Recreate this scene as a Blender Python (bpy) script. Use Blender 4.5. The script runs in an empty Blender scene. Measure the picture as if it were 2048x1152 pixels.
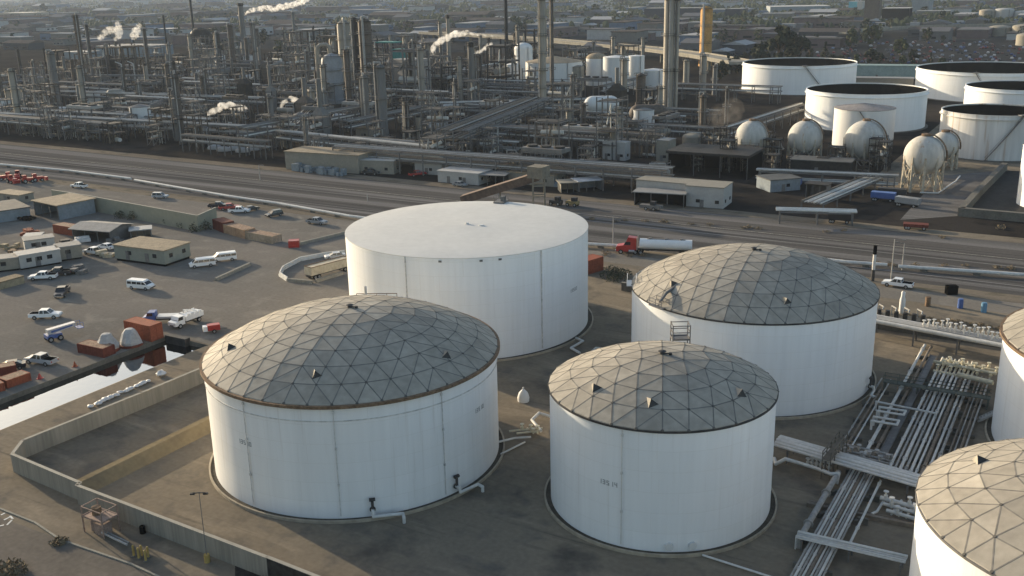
import bpy, math, random
from mathutils import Vector, Matrix
random.seed(7)
R_ = math.radians
S = bpy.context.scene
COL = S.collection

# ------------------------------------------------------------------ camera
F_, PIT, ROLL, CH = 2028.87, R_(16.914), R_(-1.2589), 60.0
cp, sp = math.cos(PIT), math.sin(PIT)
FW = Vector((0, cp, -sp)); UP0 = Vector((0, sp, cp)); RT0 = Vector((1, 0, 0))
cr, sr = math.cos(ROLL), math.sin(ROLL)
RT = cr*RT0 + sr*UP0; UP = -sr*RT0 + cr*UP0
CAM = Vector((0, 0, CH))
cd = bpy.data.cameras.new('camera'); cam = bpy.data.objects.new('camera', cd); COL.objects.link(cam)
cd.sensor_width = 36; cd.lens = F_/2048*36; cd.clip_end = 40000; cd.clip_start = 0.5
m = Matrix((RT, UP, -FW)).transposed().to_4x4(); m.translation = CAM
cam.matrix_world = m
S.camera = cam
# ------------------------------------------------------------------ light
SUN_AZ, SUN_EL = R_(-47.5), R_(11.4)      # azimuth clockwise from +Y
w = bpy.data.worlds.new('World'); S.world = w; w.use_nodes = True
nt = w.node_tree; bg = nt.nodes['Background']
sky = nt.nodes.new('ShaderNodeTexSky'); sky.sky_type = 'NISHITA'; sky.sun_disc = False
sky.sun_elevation = SUN_EL; sky.sun_rotation = SUN_AZ; sky.dust_density = 2.0; sky.air_density = 1.0
nt.links.new(sky.outputs[0], bg.inputs[0]); bg.inputs[1].default_value = 0.15
sd = Vector((math.sin(SUN_AZ)*math.cos(SUN_EL), math.cos(SUN_AZ)*math.cos(SUN_EL), math.sin(SUN_EL)))
ld = bpy.data.lights.new('sun', 'SUN'); ld.energy = 4.6; ld.angle = R_(0.5); ld.color = (1.0, 0.84, 0.61)
lo = bpy.data.objects.new('sun', ld); COL.objects.link(lo)
lo.rotation_euler = (-sd).to_track_quat('-Z', 'Y').to_euler()
S.view_settings.view_transform = 'Standard'; S.view_settings.look = 'None'
S.view_settings.exposure = 0.82; S.view_settings.gamma = 1.0
S.cycles.volume_bounces = 3; S.cycles.max_bounces = 8

# ------------------------------------------------------------------ coordinates
TH = math.atan2(-0.51007652, 0.86012903)      # the plant's grid
U = Vector((math.cos(TH), math.sin(TH), 0)); V = Vector((-math.sin(TH), math.cos(TH), 0))
def W(u, v, z=0.0): return U*u + V*v + Vector((0, 0, z))
def UV(p): return p.x*U.x + p.y*U.y, p.x*V.x + p.y*V.y
def ray(x, y): return FW + RT*((x-1024)/F_) - UP*((y-576)/F_)
def at(x, y, z=0.0):
    d = ray(x, y); return CAM + d*((z-CH)/d.z)
def proj(p):
    v = p - CAM; q = v.dot(FW); return 1024+F_*v.dot(RT)/q, 576-F_*v.dot(UP)/q
def zat(p, x, y):
    d = ray(x, y); s = math.hypot(p.x, p.y)/math.hypot(d.x, d.y); return CH + d.z*s
def ppm(p): return F_/(p-CAM).dot(FW)       # photo pixels per metre at p

# ------------------------------------------------------------------ materials
_m = {}
def mat(name, rgb, rough=.8, metal=0.0, var=.14, scale=.35, streak=False, fine=4.0, spec=.12, rust=0.0, bump=0.0, panel=False, plates=0.0):
    if name in _m: return _m[name]
    M = bpy.data.materials.new(name); M.use_nodes = True; t = M.node_tree; N = t.nodes; L = t.links
    b = N['Principled BSDF']; b.inputs['Roughness'].default_value = rough; b.inputs['Metallic'].default_value = metal
    b.inputs['Specular IOR Level'].default_value = spec
    g = N.new('ShaderNodeNewGeometry'); vec = g.outputs['Position']
    if streak:
        mp = N.new('ShaderNodeMapping'); mp.inputs['Scale'].default_value = (1, 1, .06); L.new(vec, mp.inputs[0]); vec2 = mp.outputs[0]
    else: vec2 = vec
    n1 = N.new('ShaderNodeTexNoise'); n1.inputs['Scale'].default_value = scale; n1.inputs['Detail'].default_value = 5; L.new(vec2, n1.inputs['Vector'])
    n2 = N.new('ShaderNodeTexNoise'); n2.inputs['Scale'].default_value = scale*fine; n2.inputs['Detail'].default_value = 4; L.new(vec2, n2.inputs['Vector'])
    ad = N.new('ShaderNodeMath'); ad.operation = 'ADD'; L.new(n1.outputs[0], ad.inputs[0]); L.new(n2.outputs[0], ad.inputs[1])
    mr = N.new('ShaderNodeMapRange'); mr.inputs[1].default_value = .7; mr.inputs[2].default_value = 1.3
    mr.inputs[3].default_value = 1-var; mr.inputs[4].default_value = 1+var; L.new(ad.outputs[0], mr.inputs[0])
    mx = N.new('ShaderNodeVectorMath'); mx.operation = 'SCALE'; mx.inputs[0].default_value = rgb; L.new(mr.outputs[0], mx.inputs['Scale'])
    out = mx.outputs[0]
    if rust:
        n3 = N.new('ShaderNodeTexNoise'); n3.inputs['Scale'].default_value = scale*2.2; n3.inputs['Detail'].default_value = 6; L.new(vec2, n3.inputs['Vector'])
        r = N.new('ShaderNodeMapRange'); r.inputs[1].default_value = .72-rust*.4; r.inputs[2].default_value = .8-rust*.3; L.new(n3.outputs[0], r.inputs[0])
        mm = N.new('ShaderNodeMix'); mm.data_type = 'RGBA'; L.new(r.outputs[0], mm.inputs[0]); L.new(out, mm.inputs[6]); mm.inputs[7].default_value = (.36, .24, .15, 1)
        out = mm.outputs[2]
    if panel:
        pa = N.new('ShaderNodeAttribute'); pa.attribute_name = 'panel'; p1 = N.new('ShaderNodeMath'); p1.operation = 'ADD'; p1.inputs[1].default_value = 1.0; L.new(pa.outputs['Fac'], p1.inputs[0])
        p2 = N.new('ShaderNodeVectorMath'); p2.operation = 'SCALE'; L.new(out, p2.inputs[0]); L.new(p1.outputs[0], p2.inputs['Scale']); out = p2.outputs[0]
    if plates:
        tc = N.new('ShaderNodeTexCoord'); sx = N.new('ShaderNodeSeparateXYZ'); L.new(tc.outputs['Object'], sx.inputs[0])
        a2 = N.new('ShaderNodeMath'); a2.operation = 'ARCTAN2'; L.new(sx.outputs[1], a2.inputs[0]); L.new(sx.outputs[0], a2.inputs[1])
        m2 = N.new('ShaderNodeMath'); m2.operation = 'MULTIPLY'; m2.inputs[1].default_value = 19.0; L.new(a2.outputs[0], m2.inputs[0])
        cx = N.new('ShaderNodeCombineXYZ'); L.new(m2.outputs[0], cx.inputs[0]); L.new(sx.outputs[2], cx.inputs[1])
        bk = N.new('ShaderNodeTexBrick'); L.new(cx.outputs[0], bk.inputs['Vector']); bk.inputs['Scale'].default_value = 1.0; bk.inputs['Brick Width'].default_value = 8.5; bk.inputs['Row Height'].default_value = 2.43
        bk.inputs['Mortar Size'].default_value = .035; bk.inputs['Mortar Smooth'].default_value = .6
        bk.inputs['Color1'].default_value = (.975, .975, .97, 1); bk.inputs['Color2'].default_value = (1, 1, 1, 1); bk.inputs['Mortar'].default_value = (.91, .90, .88, 1)
        mm2 = N.new('ShaderNodeMix'); mm2.data_type = 'RGBA'; mm2.blend_type = 'MULTIPLY'; mm2.inputs[0].default_value = 1.0; L.new(out, mm2.inputs[6]); L.new(bk.outputs['Color'], mm2.inputs[7]); out = mm2.outputs[2]
        # thin rust and dirt runs with a shape of their own
        mr3 = N.new('ShaderNodeMapping'); mr3.inputs['Scale'].default_value = (1.6, .05, 1); L.new(cx.outputs[0], mr3.inputs[0])
        n5 = N.new('ShaderNodeTexNoise'); n5.inputs['Scale'].default_value = 1.0; n5.inputs['Detail'].default_value = 5; L.new(mr3.outputs[0], n5.inputs['Vector'])
        r5 = N.new('ShaderNodeMapRange'); r5.inputs[1].default_value = .60; r5.inputs[2].default_value = .80; r5.inputs[4].default_value = plates; L.new(n5.outputs[0], r5.inputs[0])
        mm3 = N.new('ShaderNodeMix'); mm3.data_type = 'RGBA'; L.new(r5.outputs[0], mm3.inputs[0]); L.new(out, mm3.inputs[6]); mm3.inputs[7].default_value = (.42, .36, .29, 1); out = mm3.outputs[2]
    L.new(out, b.inputs['Base Color'])
    if bump:
        bp = N.new('ShaderNodeBump'); bp.inputs['Strength'].default_value = bump; bp.inputs['Distance'].default_value = .1
        L.new(n2.outputs[0], bp.inputs['Height']); L.new(bp.outputs[0], b.inputs['Normal'])
    _m[name] = M; return M
def emit_free(name, rgb, **k): return mat(name, rgb, **k)
WHITE = mat('tank_white_paint', (.74, .75, .75), .55, var=.035, scale=.35, streak=True, plates=.28)
WHITEB = mat('slightly_rust_stained_white', (.74, .74, .73), .55, var=.04, scale=.3, streak=True, plates=.45)
WHITE2 = mat('old_white_paint', (.60, .60, .585), .6, var=.05, scale=.3, streak=True)
RUSTWHITE = mat('rust_streaked_white_paint', (.58, .57, .55), .6, var=.12, scale=.25, streak=True, rust=.36)
ALU = mat('weathered_aluminium_panel', (.305, .278, .232), .7, .0, var=.2, scale=.14, fine=7, panel=True)
ALU2 = mat('pale_weathered_aluminium', (.285, .262, .222), .7, .0, var=.18, scale=.15, fine=7, panel=True)
BATTEN = mat('dirty_aluminium_batten', (.165, .156, .14), .8, .0, var=.25, scale=.3)
NODE = mat('dark_node_cover', (.10, .094, .085), .8, var=.3)
RUST = mat('rusty_steel', (.17, .115, .075), .85, var=.35, scale=.8)
STEEL = mat('grey_steel', (.155, .15, .145), .6, .2, var=.2)
DSTEEL = mat('dark_steel', (.055, .053, .052), .6, .2, var=.3)
PIPEW = mat('pale_painted_pipe', (.55, .54, .51), .5, var=.12, scale=.4)
PIPEG = mat('grey_lagged_pipe', (.32, .31, .29), .6, var=.2, scale=.5)
PIPEB = mat('brown_lagged_pipe', (.20, .165, .13), .7, var=.25, scale=.5)
CONC = mat('concrete', (.235, .222, .19), .9, var=.2, scale=.5, fine=6, streak=True)
CONCD = mat('stained_concrete', (.13, .122, .105), .9, var=.25, scale=.25, fine=9)
DARKBAND = mat('oiled_gravel_band', (.075, .065, .05), .95, var=.3, scale=1)
GLASS = mat('dark_window_glass', (.02, .022, .025), .15, var=.1, spec=.6)
TYRE = mat('black_tyre_rubber', (.02, .02, .02), .9)
CARW = mat('white_car_paint', (.72, .72, .71), .35, spec=.5, var=.04)
CARG = mat('grey_car_paint', (.22, .23, .24), .35, spec=.5, var=.05)
CARK = mat('black_car_paint', (.025, .026, .03), .3, spec=.5, var=.05)
CARR = mat('red_car_paint', (.34, .025, .02), .4, spec=.5, var=.1)
CARB = mat('blue_car_paint', (.05, .10, .28), .4, spec=.5, var=.1)
CARS = mat('silver_car_paint', (.42, .43, .44), .35, .2, spec=.5, var=.05)
CHROME = mat('bright_metal', (.55, .55, .55), .3, .8)
RIM = mat('steel_wheel_rim', (.3, .3, .3), .5, .5)
ORANGE = mat('orange_container_paint', (.25, .075, .042), .7, var=.2, scale=.8)
BROWNR = mat('red_brown_container_paint', (.14, .042, .03), .75, var=.25, scale=.8)
TARP = mat('grey_tarpaulin', (.34, .34, .34), .7, var=.15, scale=.6)
BLACK = mat('near_black', (.006, .006, .006), .9, var=.3, spec=0.0)  # near-black shared by tank interiors, open halls and small black parts
MARK = mat('faded_black_lettering', (.24, .25, .25), .8)
YEL = mat('yellow_paint', (.36, .26, .09), .7, var=.2)

# ------------------------------------------------------------------ mesh builder
class MB:
    def __init__(s): s.v = []; s.f = []
    def add(s, vs, fs):
        o = len(s.v); s.v += [tuple(v) for v in vs]; s.f += [tuple(i+o for i in f) for f in fs]; return s
    def box(s, c, d, rz=0.0):
        x, y, z = d[0]/2, d[1]/2, d[2]/2; ca, sa = math.cos(rz), math.sin(rz); vs = []
        for dz in (-z, z):
            for dx, dy in ((-x, -y), (x, -y), (x, y), (-x, y)):
                vs.append((c[0]+dx*ca-dy*sa, c[1]+dx*sa+dy*ca, c[2]+dz))
        return s.add(vs, [(3, 2, 1, 0), (4, 5, 6, 7), (0, 1, 5, 4), (1, 2, 6, 5), (2, 3, 7, 6), (3, 0, 4, 7)])
    def cyl(s, p0, p1, r0, r1=None, n=12, caps=True):
        p0, p1 = Vector(p0), Vector(p1); r1 = r0 if r1 is None else r1
        d = (p1-p0); d = d.normalized() if d.length > 1e-9 else Vector((0, 0, 1))
        a = d.orthogonal().normalized(); b = d.cross(a); vs = []
        for p, r in ((p0, r0), (p1, r1)):
            for i in range(n):
                t = 2*math.pi*i/n; vs.append(p + a*(r*math.cos(t)) + b*(r*math.sin(t)))
        fs = [(i, (i+1) % n, n+(i+1) % n, n+i) for i in range(n)]
        if caps: fs += [tuple(range(n-1, -1, -1)), tuple(range(n, 2*n))]
        return s.add(vs, fs)
    def bar(s, p0, p1, wd, ht=None, n=4):
        p0, p1 = Vector(p0), Vector(p1); ht = ht or wd; d = (p1-p0).normalized()
        up = Vector((0, 0, 1)) if abs(d.z) < .95 else Vector((1, 0, 0))
        a = d.cross(up).normalized(); b = a.cross(d); vs = []
        for p in (p0, p1):
            for i, j in ((-1, -1), (1, -1), (1, 1), (-1, 1)): vs.append(p + a*(i*wd/2) + b*(j*ht/2))
        return s.add(vs, [(3, 2, 1, 0), (4, 5, 6, 7), (0, 1, 5, 4), (1, 2, 6, 5), (2, 3, 7, 6), (3, 0, 4, 7)])
    def tube(s, pts, r, n=8):
        pts = [Vector(p) for p in pts]
        for i in range(len(pts)-1): s.cyl(pts[i], pts[i+1], r, n=n)
        for p in pts[1:-1]: s.sphere(p, r*1.03, n, max(4, n//2))
        return s
    def sphere(s, c, r, n=12, mm=8, zs=1.0, z0=-1.0):
        prof = []
        for j in range(mm+1):
            a = -math.pi/2 + math.pi*j/mm
            if math.sin(a) < z0-1e-6: continue
            prof.append((r*math.cos(a), r*math.sin(a)*zs))
        return s.lathe(prof, n, c)
    def lathe(s, prof, n=24, c=(0, 0, 0), close=False):
        vs = []; fs = []
        for (r, z) in prof:
            for i in range(n):
                t = 2*math.pi*i/n; vs.append((c[0]+max(r, 1e-4)*math.cos(t), c[1]+max(r, 1e-4)*math.sin(t), c[2]+z))
        k = len(prof); rng = range(k if close else k-1)
        for j in rng:
            j2 = (j+1) % k
            for i in range(n): fs.append((j*n+i, j*n+(i+1) % n, j2*n+(i+1) % n, j2*n+i))
        return s.add(vs, fs)
    def ring(s, c, r0, r1, z0, z1, n=64):
        return s.lathe([(r0, z0), (r1, z0), (r1, z1), (r0, z1)], n, c, True)
    def prism(s, poly, z0, z1):
        n = len(poly); vs = [(p[0], p[1], z0) for p in poly] + [(p[0], p[1], z1) for p in poly]
        return s.add(vs, [tuple(range(n-1, -1, -1)), tuple(range(n, 2*n))] + [(i, (i+1) % n, n+(i+1) % n, n+i) for i in range(n)])
    def side(s, prof, y0, y1, inset=None):
        # side profile (x,z) extruded across y; inset maps z -> how much narrower
        n = len(prof); f = inset or (lambda z: 0)
        vs = [(x, y0+f(z), z) for x, z in prof] + [(x, y1-f(z), z) for x, z in prof]
        return s.add(vs, [tuple(range(n)), tuple(range(2*n-1, n-1, -1))] + [(i+n, (i+1) % n+n, (i+1) % n, i) for i in range(n)])
    def quad(s, *p): return s.add(p, [tuple(range(len(p)))])
    def build(s, name, material, parent=None, smooth=None, **tags):
        me = bpy.data.meshes.new(name); me.from_pydata(s.v, [], s.f); me.materials.append(material)
        if smooth:
            me.shade_smooth(); me.set_sharp_from_angle(angle=R_(smooth))
        me.update()
        o = bpy.data.objects.new(name, me); COL.objects.link(o)
        if parent: o.parent = parent
        for k, v in tags.items(): o[k] = v
        return o
def thing(name, label, cat, loc=(0, 0, 0), rz=0.0, group=None):
    o = bpy.data.objects.new(name, None); COL.objects.link(o); o.empty_display_size = .5
    o.location = loc; o.rotation_euler = (0, 0, rz); o['label'] = label; o['category'] = cat
    if group: o['group'] = group
    return o
def tag(o, label, cat, group=None):
    o['label'] = label; o['category'] = cat
    if group: o['group'] = group
    return o
KIDS = {}
def children(o):
    return [c for c in COL.objects if c.parent == o]
def dup(root, loc, rz=0.0, label=None, group=None, scale=None):
    if root not in KIDS:
        KIDS[root] = [(c, children(c)) for c in children(root)]
    r = root.copy(); COL.objects.link(r); r.location = loc; r.rotation_euler = (0, 0, rz)
    if scale: r.scale = scale
    if label: r['label'] = label
    if group: r['group'] = group
    for c, gs in KIDS[root]:
        c2 = c.copy(); COL.objects.link(c2); c2.parent = r
        for g in gs:
            g2 = g.copy(); COL.objects.link(g2); g2.parent = c2
    return r
class Stock:
    """first placement moves the prototype itself, later ones copy it"""
    def __init__(s, root): s.root = root; s.used = False
    def put(s, loc, rz=0.0, label=None, group=None, scale=None):
        if not s.used:
            s.used = True; r = s.root
            if r not in KIDS: KIDS[r] = [(c, children(c)) for c in children(r)]
            r.location = loc; r.rotation_euler = (0, 0, rz)
            if scale: r.scale = scale
            if label: r['label'] = label
            if group: r['group'] = group
            return r
        r = dup(s.root, loc, rz, label, group, scale)
        if not group and 'group' in r: del r['group']
        if not scale: r.scale = (1, 1, 1)
        return r
def structure(o): o['kind'] = 'structure'; return o
def sheet(name, pts, z, material):
    mb = MB(); mb.quad(*[(p[0], p[1], z) for p in pts]); return structure(mb.build(name, material))

# ------------------------------------------------------------------ ground and water
def ground_mat(name, c1, c2, c3, sc=.02, rough=.95, stretch=None, tracks=None):
    M = bpy.data.materials.new(name); M.use_nodes = True; t = M.node_tree; N = t.nodes; L = t.links
    b = N['Principled BSDF']; b.inputs['Roughness'].default_value = rough; b.inputs['Specular IOR Level'].default_value = 0.0
    g = N.new('ShaderNodeNewGeometry'); mp = N.new('ShaderNodeMapping'); mp.vector_type = 'TEXTURE'
    mp.inputs['Rotation'].default_value = (0, 0, TH)
    L.new(g.outputs['Position'], mp.inputs[0])
    st = N.new('ShaderNodeMapping'); st.inputs['Scale'].default_value = stretch or (1, 1, 1); L.new(mp.outputs[0], st.inputs[0])
    def noise(scale, det, v, dist=0.0):
        n = N.new('ShaderNodeTexNoise'); n.inputs['Scale'].default_value = scale; n.inputs['Detail'].default_value = det
        n.inputs['Distortion'].default_value = dist; L.new(v, n.inputs['Vector']); return n.outputs[0]
    n1 = noise(sc, 6, st.outputs[0], .6); n2 = noise(sc*7, 6, st.outputs[0], .3); n3 = noise(1.6, 5, mp.outputs[0])
    def ramp(v, a, bb):
        r = N.new('ShaderNodeMapRange'); r.inputs[1].default_value = a; r.inputs[2].default_value = bb; L.new(v, r.inputs[0]); return r.outputs[0]
    def mix(f, a, bb):
        x = N.new('ShaderNodeMix'); x.data_type = 'RGBA'; L.new(f, x.inputs[0])
        for i, q in ((6, a), (7, bb)):
            if isinstance(q, tuple): x.inputs[i].default_value = q + (1,)
            else: L.new(q, x.inputs[i])
        return x.outputs[2]
    c = mix(ramp(n1, .36, .64), c1, c2)
    c = mix(ramp(n2, .52, .72), c, c3)
    if tracks:
        sm = N.new('ShaderNodeMapping'); sm.inputs['Scale'].default_value = (.28, 1, 1); sm.inputs['Rotation'].default_value = (0, 0, .35); L.new(mp.outputs[0], sm.inputs[0])
        n4 = noise(tracks*6, 5, sm.outputs[0], .5); c = mix(ramp(n4, .54, .72), c, tuple(q*1.18 for q in c2))
        n6 = noise(tracks*2.2, 5, mp.outputs[0], .4); c = mix(ramp(n6, .57, .72), c, tuple(q*.74 for q in c3))
        sm2 = N.new('ShaderNodeMapping'); sm2.inputs['Scale'].default_value = (.06, 1, 1); sm2.inputs['Rotation'].default_value = (0, 0, -.2); L.new(mp.outputs[0], sm2.inputs[0])
        n7 = noise(.9, 3, sm2.outputs[0], .25); c = mix(ramp(n7, .60, .72), c, tuple(q*.86 for q in c1))
    sc_ = N.new('ShaderNodeVectorMath'); sc_.operation = 'SCALE'; L.new(c, sc_.inputs[0])
    mr = N.new('ShaderNodeMapRange'); mr.inputs[1].default_value = .3; mr.inputs[2].default_value = .7; mr.inputs[3].default_value = .90; mr.inputs[4].default_value = 1.10
    L.new(n3, mr.inputs[0]); L.new(mr.outputs[0], sc_.inputs['Scale'])
    L.new(sc_.outputs[0], b.inputs['Base Color'])
    return M
G_DIRT = ground_mat('tank_farm_dirt', (0.169, 0.145, 0.112), (0.218, 0.182, 0.135), (0.129, 0.116, 0.097), .035, tracks=.045)
G_YARD = ground_mat('yard_gravel', (0.201, 0.180, 0.156), (0.160, 0.148, 0.129), (0.236, 0.215, 0.183), .03, tracks=.03)
G_ROAD = ground_mat('worn_asphalt', (0.101, 0.094, 0.087), (0.068, 0.065, 0.062), (0.147, 0.138, 0.130), .02, stretch=(.10, 4, 1))
G_LANE = ground_mat('pale_worn_asphalt', (0.157, 0.148, 0.140), (0.106, 0.101, 0.096), (0.199, 0.190, 0.181), .02, stretch=(.10, 4, 1))
G_VERGE = ground_mat('dry_weedy_verge', (0.147, 0.125, 0.099), (0.199, 0.169, 0.129), (0.095, 0.086, 0.062), .06, stretch=(.4, 1.2, 1))
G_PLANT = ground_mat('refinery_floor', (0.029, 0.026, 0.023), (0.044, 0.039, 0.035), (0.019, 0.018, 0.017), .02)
G_TOWN = ground_mat('town_floor', (.030, .031, .033), (.047, .048, .050), (.019, .022, .019), .012)
G_RIDGE = ground_mat('berm_dirt', (0.203, 0.162, 0.099), (0.225, 0.183, 0.117), (0.165, 0.135, 0.090), .05)
hole = [W(-141.6, 20), W(-131, 20), W(-131, 116.5), W(-141.6, 116.5)]
B = 16000
big = [W(-B, -B), W(B, -B), W(B, B), W(-B, B)]
mb = MB()
for i in range(4):
    j = (i+1) % 4
    mb.quad(big[i], big[j], hole[j], hole[i])
structure(mb.build('ground', G_DIRT))
# canal sides and water
mb = MB()
mb.quad(W(-141.6, 20), W(-141.6, 116.5), W(-141.75, 116.5, -1.8), W(-141.75, 20, -1.8))
structure(mb.build('canal_bank', CONCD))
mb = MB(); mb.quad(W(-131, 20), W(-131, 116.5), W(-135.2, 116.5, -1.8), W(-135.2, 20, -1.8)); structure(mb.build('canal_bank', G_DIRT))
mb = MB(); mb.quad(W(-141.75, 116.5, -1.8), W(-135.2, 116.5, -1.8), W(-131, 116.5, 0), W(-141.6, 116.5, 0)); structure(mb.build('canal_bank', CONCD))
WM = bpy.data.materials.new('still_canal_water'); WM.use_nodes = True
wb = WM.node_tree.nodes['Principled BSDF']; wb.inputs['Base Color'].default_value = (.25, .27, .285, 1); wb.inputs['Roughness'].default_value = .03
wb.inputs['IOR'].default_value = 1.33; wb.inputs['Metallic'].default_value = 1.0; wb.inputs['Specular IOR Level'].default_value = 1.0
wn = WM.node_tree.nodes.new('ShaderNodeTexNoise'); wn.inputs['Scale'].default_value = .9; wn.inputs['Detail'].default_value = 3
wg = WM.node_tree.nodes.new('ShaderNodeNewGeometry'); wp = WM.node_tree.nodes.new('ShaderNodeBump'); wp.inputs['Strength'].default_value = .12; wp.inputs['Distance'].default_value = .06
WM.node_tree.links.new(wg.outputs['Position'], wn.inputs['Vector']); WM.node_tree.links.new(wn.outputs[0], wp.inputs['Height']); WM.node_tree.links.new(wp.outputs[0], wb.inputs['Normal'])
mb = MB(); mb.quad(W(-142.4, 20, -.85), W(-132.4, 20, -.85), W(-132.4, 116.8, -.85), W(-142.4, 116.8, -.85)); structure(mb.build('canal_water', WM))
# dark pump culvert at the canal end
mb = MB(); mb.box(W(-138.2, 116.1, -.6), (5, 1.2, 2.4), TH); tag(mb.build('pump_sump', DSTEEL), 'dark square pump box standing in the head of the canal', 'pump box')
# sheets
def uvsheet(name, u0, u1, v0, v1, z, material): return sheet(name, [W(u0, v0), W(u1, v0), W(u1, v1), W(u0, v1)], z, material)
uvsheet('yard_ground', -900, -141.7, -60, 208, .004, G_YARD)
sheet('yard_ground', [W(-141.7, 117), W(-100, 117), W(-100, 206), W(-141.7, 206)], .004, G_YARD)
uvsheet('ground_strip', -100, 260, 196, 214, .004, G_YARD)
uvsheet('road', -1200, 700, 208, 256, .008, G_ROAD)
for k, (v0, v1) in enumerate(((211.5, 214.2), (221.5, 225.5), (232, 235), (244.5, 250.5))):
    uvsheet('road_lane', -1200, 700, v0, v1, .014, G_LANE)
rs = random.Random(4)
STK = [ground_mat('pale_road_streak', (0.195, 0.188, 0.180), (0.128, 0.120, 0.114), (0.225, 0.217, 0.210), .02, stretch=(.06, 3, 1)), ground_mat('dark_road_streak', (0.064, 0.060, 0.056), (0.087, 0.082, 0.077), (0.055, 0.051, 0.047), .02, stretch=(.06, 3, 1))]
for i, v0 in enumerate((215.3, 219.6, 229.8, 239.6)):
    uvsheet('road_lane', -1200, 700, v0, v0+rs.uniform(.35, 1.0), .011, STK[i % 2])
for v0, v1 in ((236.5, 236.7),):
    uvsheet('road_marking', -1200, 700, v0, v1, .02, mat('faded_road_paint', (.36, .34, .29), .9, var=.5, scale=.5))
uvsheet('verge', -1200, 700, 203.5, 208.8, .012, G_VERGE)
uvsheet('verge', -1200, 700, 251.5, 257, .012, G_VERGE)
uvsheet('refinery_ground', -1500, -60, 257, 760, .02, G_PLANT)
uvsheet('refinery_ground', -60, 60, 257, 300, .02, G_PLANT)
uvsheet('town_ground', -6000, 6000, 760, 9000, .03, G_TOWN)
uvsheet('town_ground', -60, 900, 520, 760, .03, G_TOWN)
uvsheet('town_ground', -9000, -1500, 257, 760, .03, G_TOWN)
sheet('road', [at(-40, 1020), at(260, 1130), at(420, 1240), at(-200, 1240)], .006, ground_mat('service_road', (0.160, 0.140, 0.117), (0.134, 0.119, 0.101), (0.180, 0.158, 0.134), .05, tracks=.08))
sheet('shade_and_stain', [at(470, 1122), at(520, 1108), at(690, 1180), at(640, 1200), at(470, 1200)], .010, mat('shaded_stained_soil', (.03, .028, .026), .8, var=.4))  # shaded pit below the wall end, painted as a dark sheet
# kerb along the service road
mb = MB()
kp = [at(0, 1018), at(70, 1046), at(120, 1080), at(260, 1128), at(330, 1160)]
for a, b_ in zip(kp, kp[1:]): mb.bar(a+Vector((0, 0, .06)), b_+Vector((0, 0, .06)), .25, .16)
structure(mb.build('kerb', CONC))
mb = MB()
for a, b_ in (((2, 1030), (10, 1026)), ((8, 1040), (20, 1034)), ((14, 1050), (24, 1040)), ((0, 1052), (8, 1050)), ((20, 1032), (26, 1038))):
    mb.bar(at(*a)+Vector((0, 0, .012)), at(*b_)+Vector((0, 0, .012)), .22, .01)
structure(mb.build('road_marking', mat('white_road_paint', (.6, .6, .57), .8, var=.25)))

# ------------------------------------------------------------------ near storage tanks
SEG = {'0': 'abcdef', '1': 'bc', '2': 'abged', '3': 'abgcd', '4': 'fgbc', '5': 'afgcd', '6': 'afgedc', '7': 'abc', '8': 'abcdefg', '9': 'abcdfg'}
def digits_on_shell(text, R, z, a0, h=.55):
    mb = MB(); wd = h*.6; st = .09; ca = wd*1.45/R
    def bar(a, b, z0, z1):
        r0, r1 = R+.004, R+.02
        vs = [(r*math.cos(t), r*math.sin(t), q) for r in (r0, r1) for t, q in ((a, z0), (b, z0), (b, z1), (a, z1))]
        mb.add(vs, [(3, 2, 1, 0), (4, 5, 6, 7), (0, 1, 5, 4), (1, 2, 6, 5), (2, 3, 7, 6), (3, 0, 4, 7)])
    for i, ch in enumerate(text):
        a = a0 + i*ca; b = a + wd/R; q = st/R
        for s in SEG[ch]:
            if s == 'a': bar(a, b, z+h-st, z+h)
            if s == 'd': bar(a, b, z, z+st)
            if s == 'g': bar(a, b, z+h/2-st/2, z+h/2+st/2)
            if s == 'f': bar(a, a+q, z+h/2, z+h)
            if s == 'e': bar(a, a+q, z, z+h/2)
            if s == 'b': bar(b-q, b, z+h/2, z+h)
            if s == 'c': bar(b-q, b, z, z+h/2)
    return mb
def shell_angle(x, y, R, px, py):
    """azimuth on the shell hit by the ray through the photo pixel"""
    d = ray(px, py); ox, oy = -x, -y
    a = d.x*d.x+d.y*d.y; b = 2*(ox*d.x+oy*d.y); c = ox*ox+oy*oy-R*R
    t = (-b-math.sqrt(max(b*b-4*a*c, 0)))/(2*a); p = CAM+d*t
    return math.atan2(p.y-y, p.x-x), p.z
def foundation(root, R, dark=DARKBAND, w1=.6, w2=.22):
    MB().ring((0, 0, 0), R-.3, R+w1, 0, .22, 96).build('foundation_pad', dark, root)
    MB().ring((0, 0, 0), R+w1, R+w1+w2, 0, .36, 96).build('foundation_kerb', mat('beige_kerb_concrete', (.34, .295, .225), .9, var=.2), root, smooth=40)
def shell_part(root, R, H, material=WHITE, n=128):
    prof = [(R, .05)]
    z = .05
    while z < H-.1:
        z2 = min(z+2.43, H); prof += [(R, z2-.02), (R+.012, z2-.01), (R+.012, z2)] if z2 < H else [(R, H)]
        z = z2
    sh = MB().lathe(prof, n).build('shell', material, root, smooth=30)
    return sh
CONDUIT = mat('weathered_conduit_grey', (.52, .51, .49), .6, var=.25, scale=.6)
def conduit(root, R, H, a, r=.07, material=CONDUIT):
    x, y = (R+.12)*math.cos(a), (R+.12)*math.sin(a)
    mb = MB(); mb.cyl((x, y, .6), (x, y, H-.05), r, n=6)
    for z in (4.6, 9.2, H-.9): mb.box((x, y, z), (.2, .2, .3), a)
    return mb.build('conduit', material, root)
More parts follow.
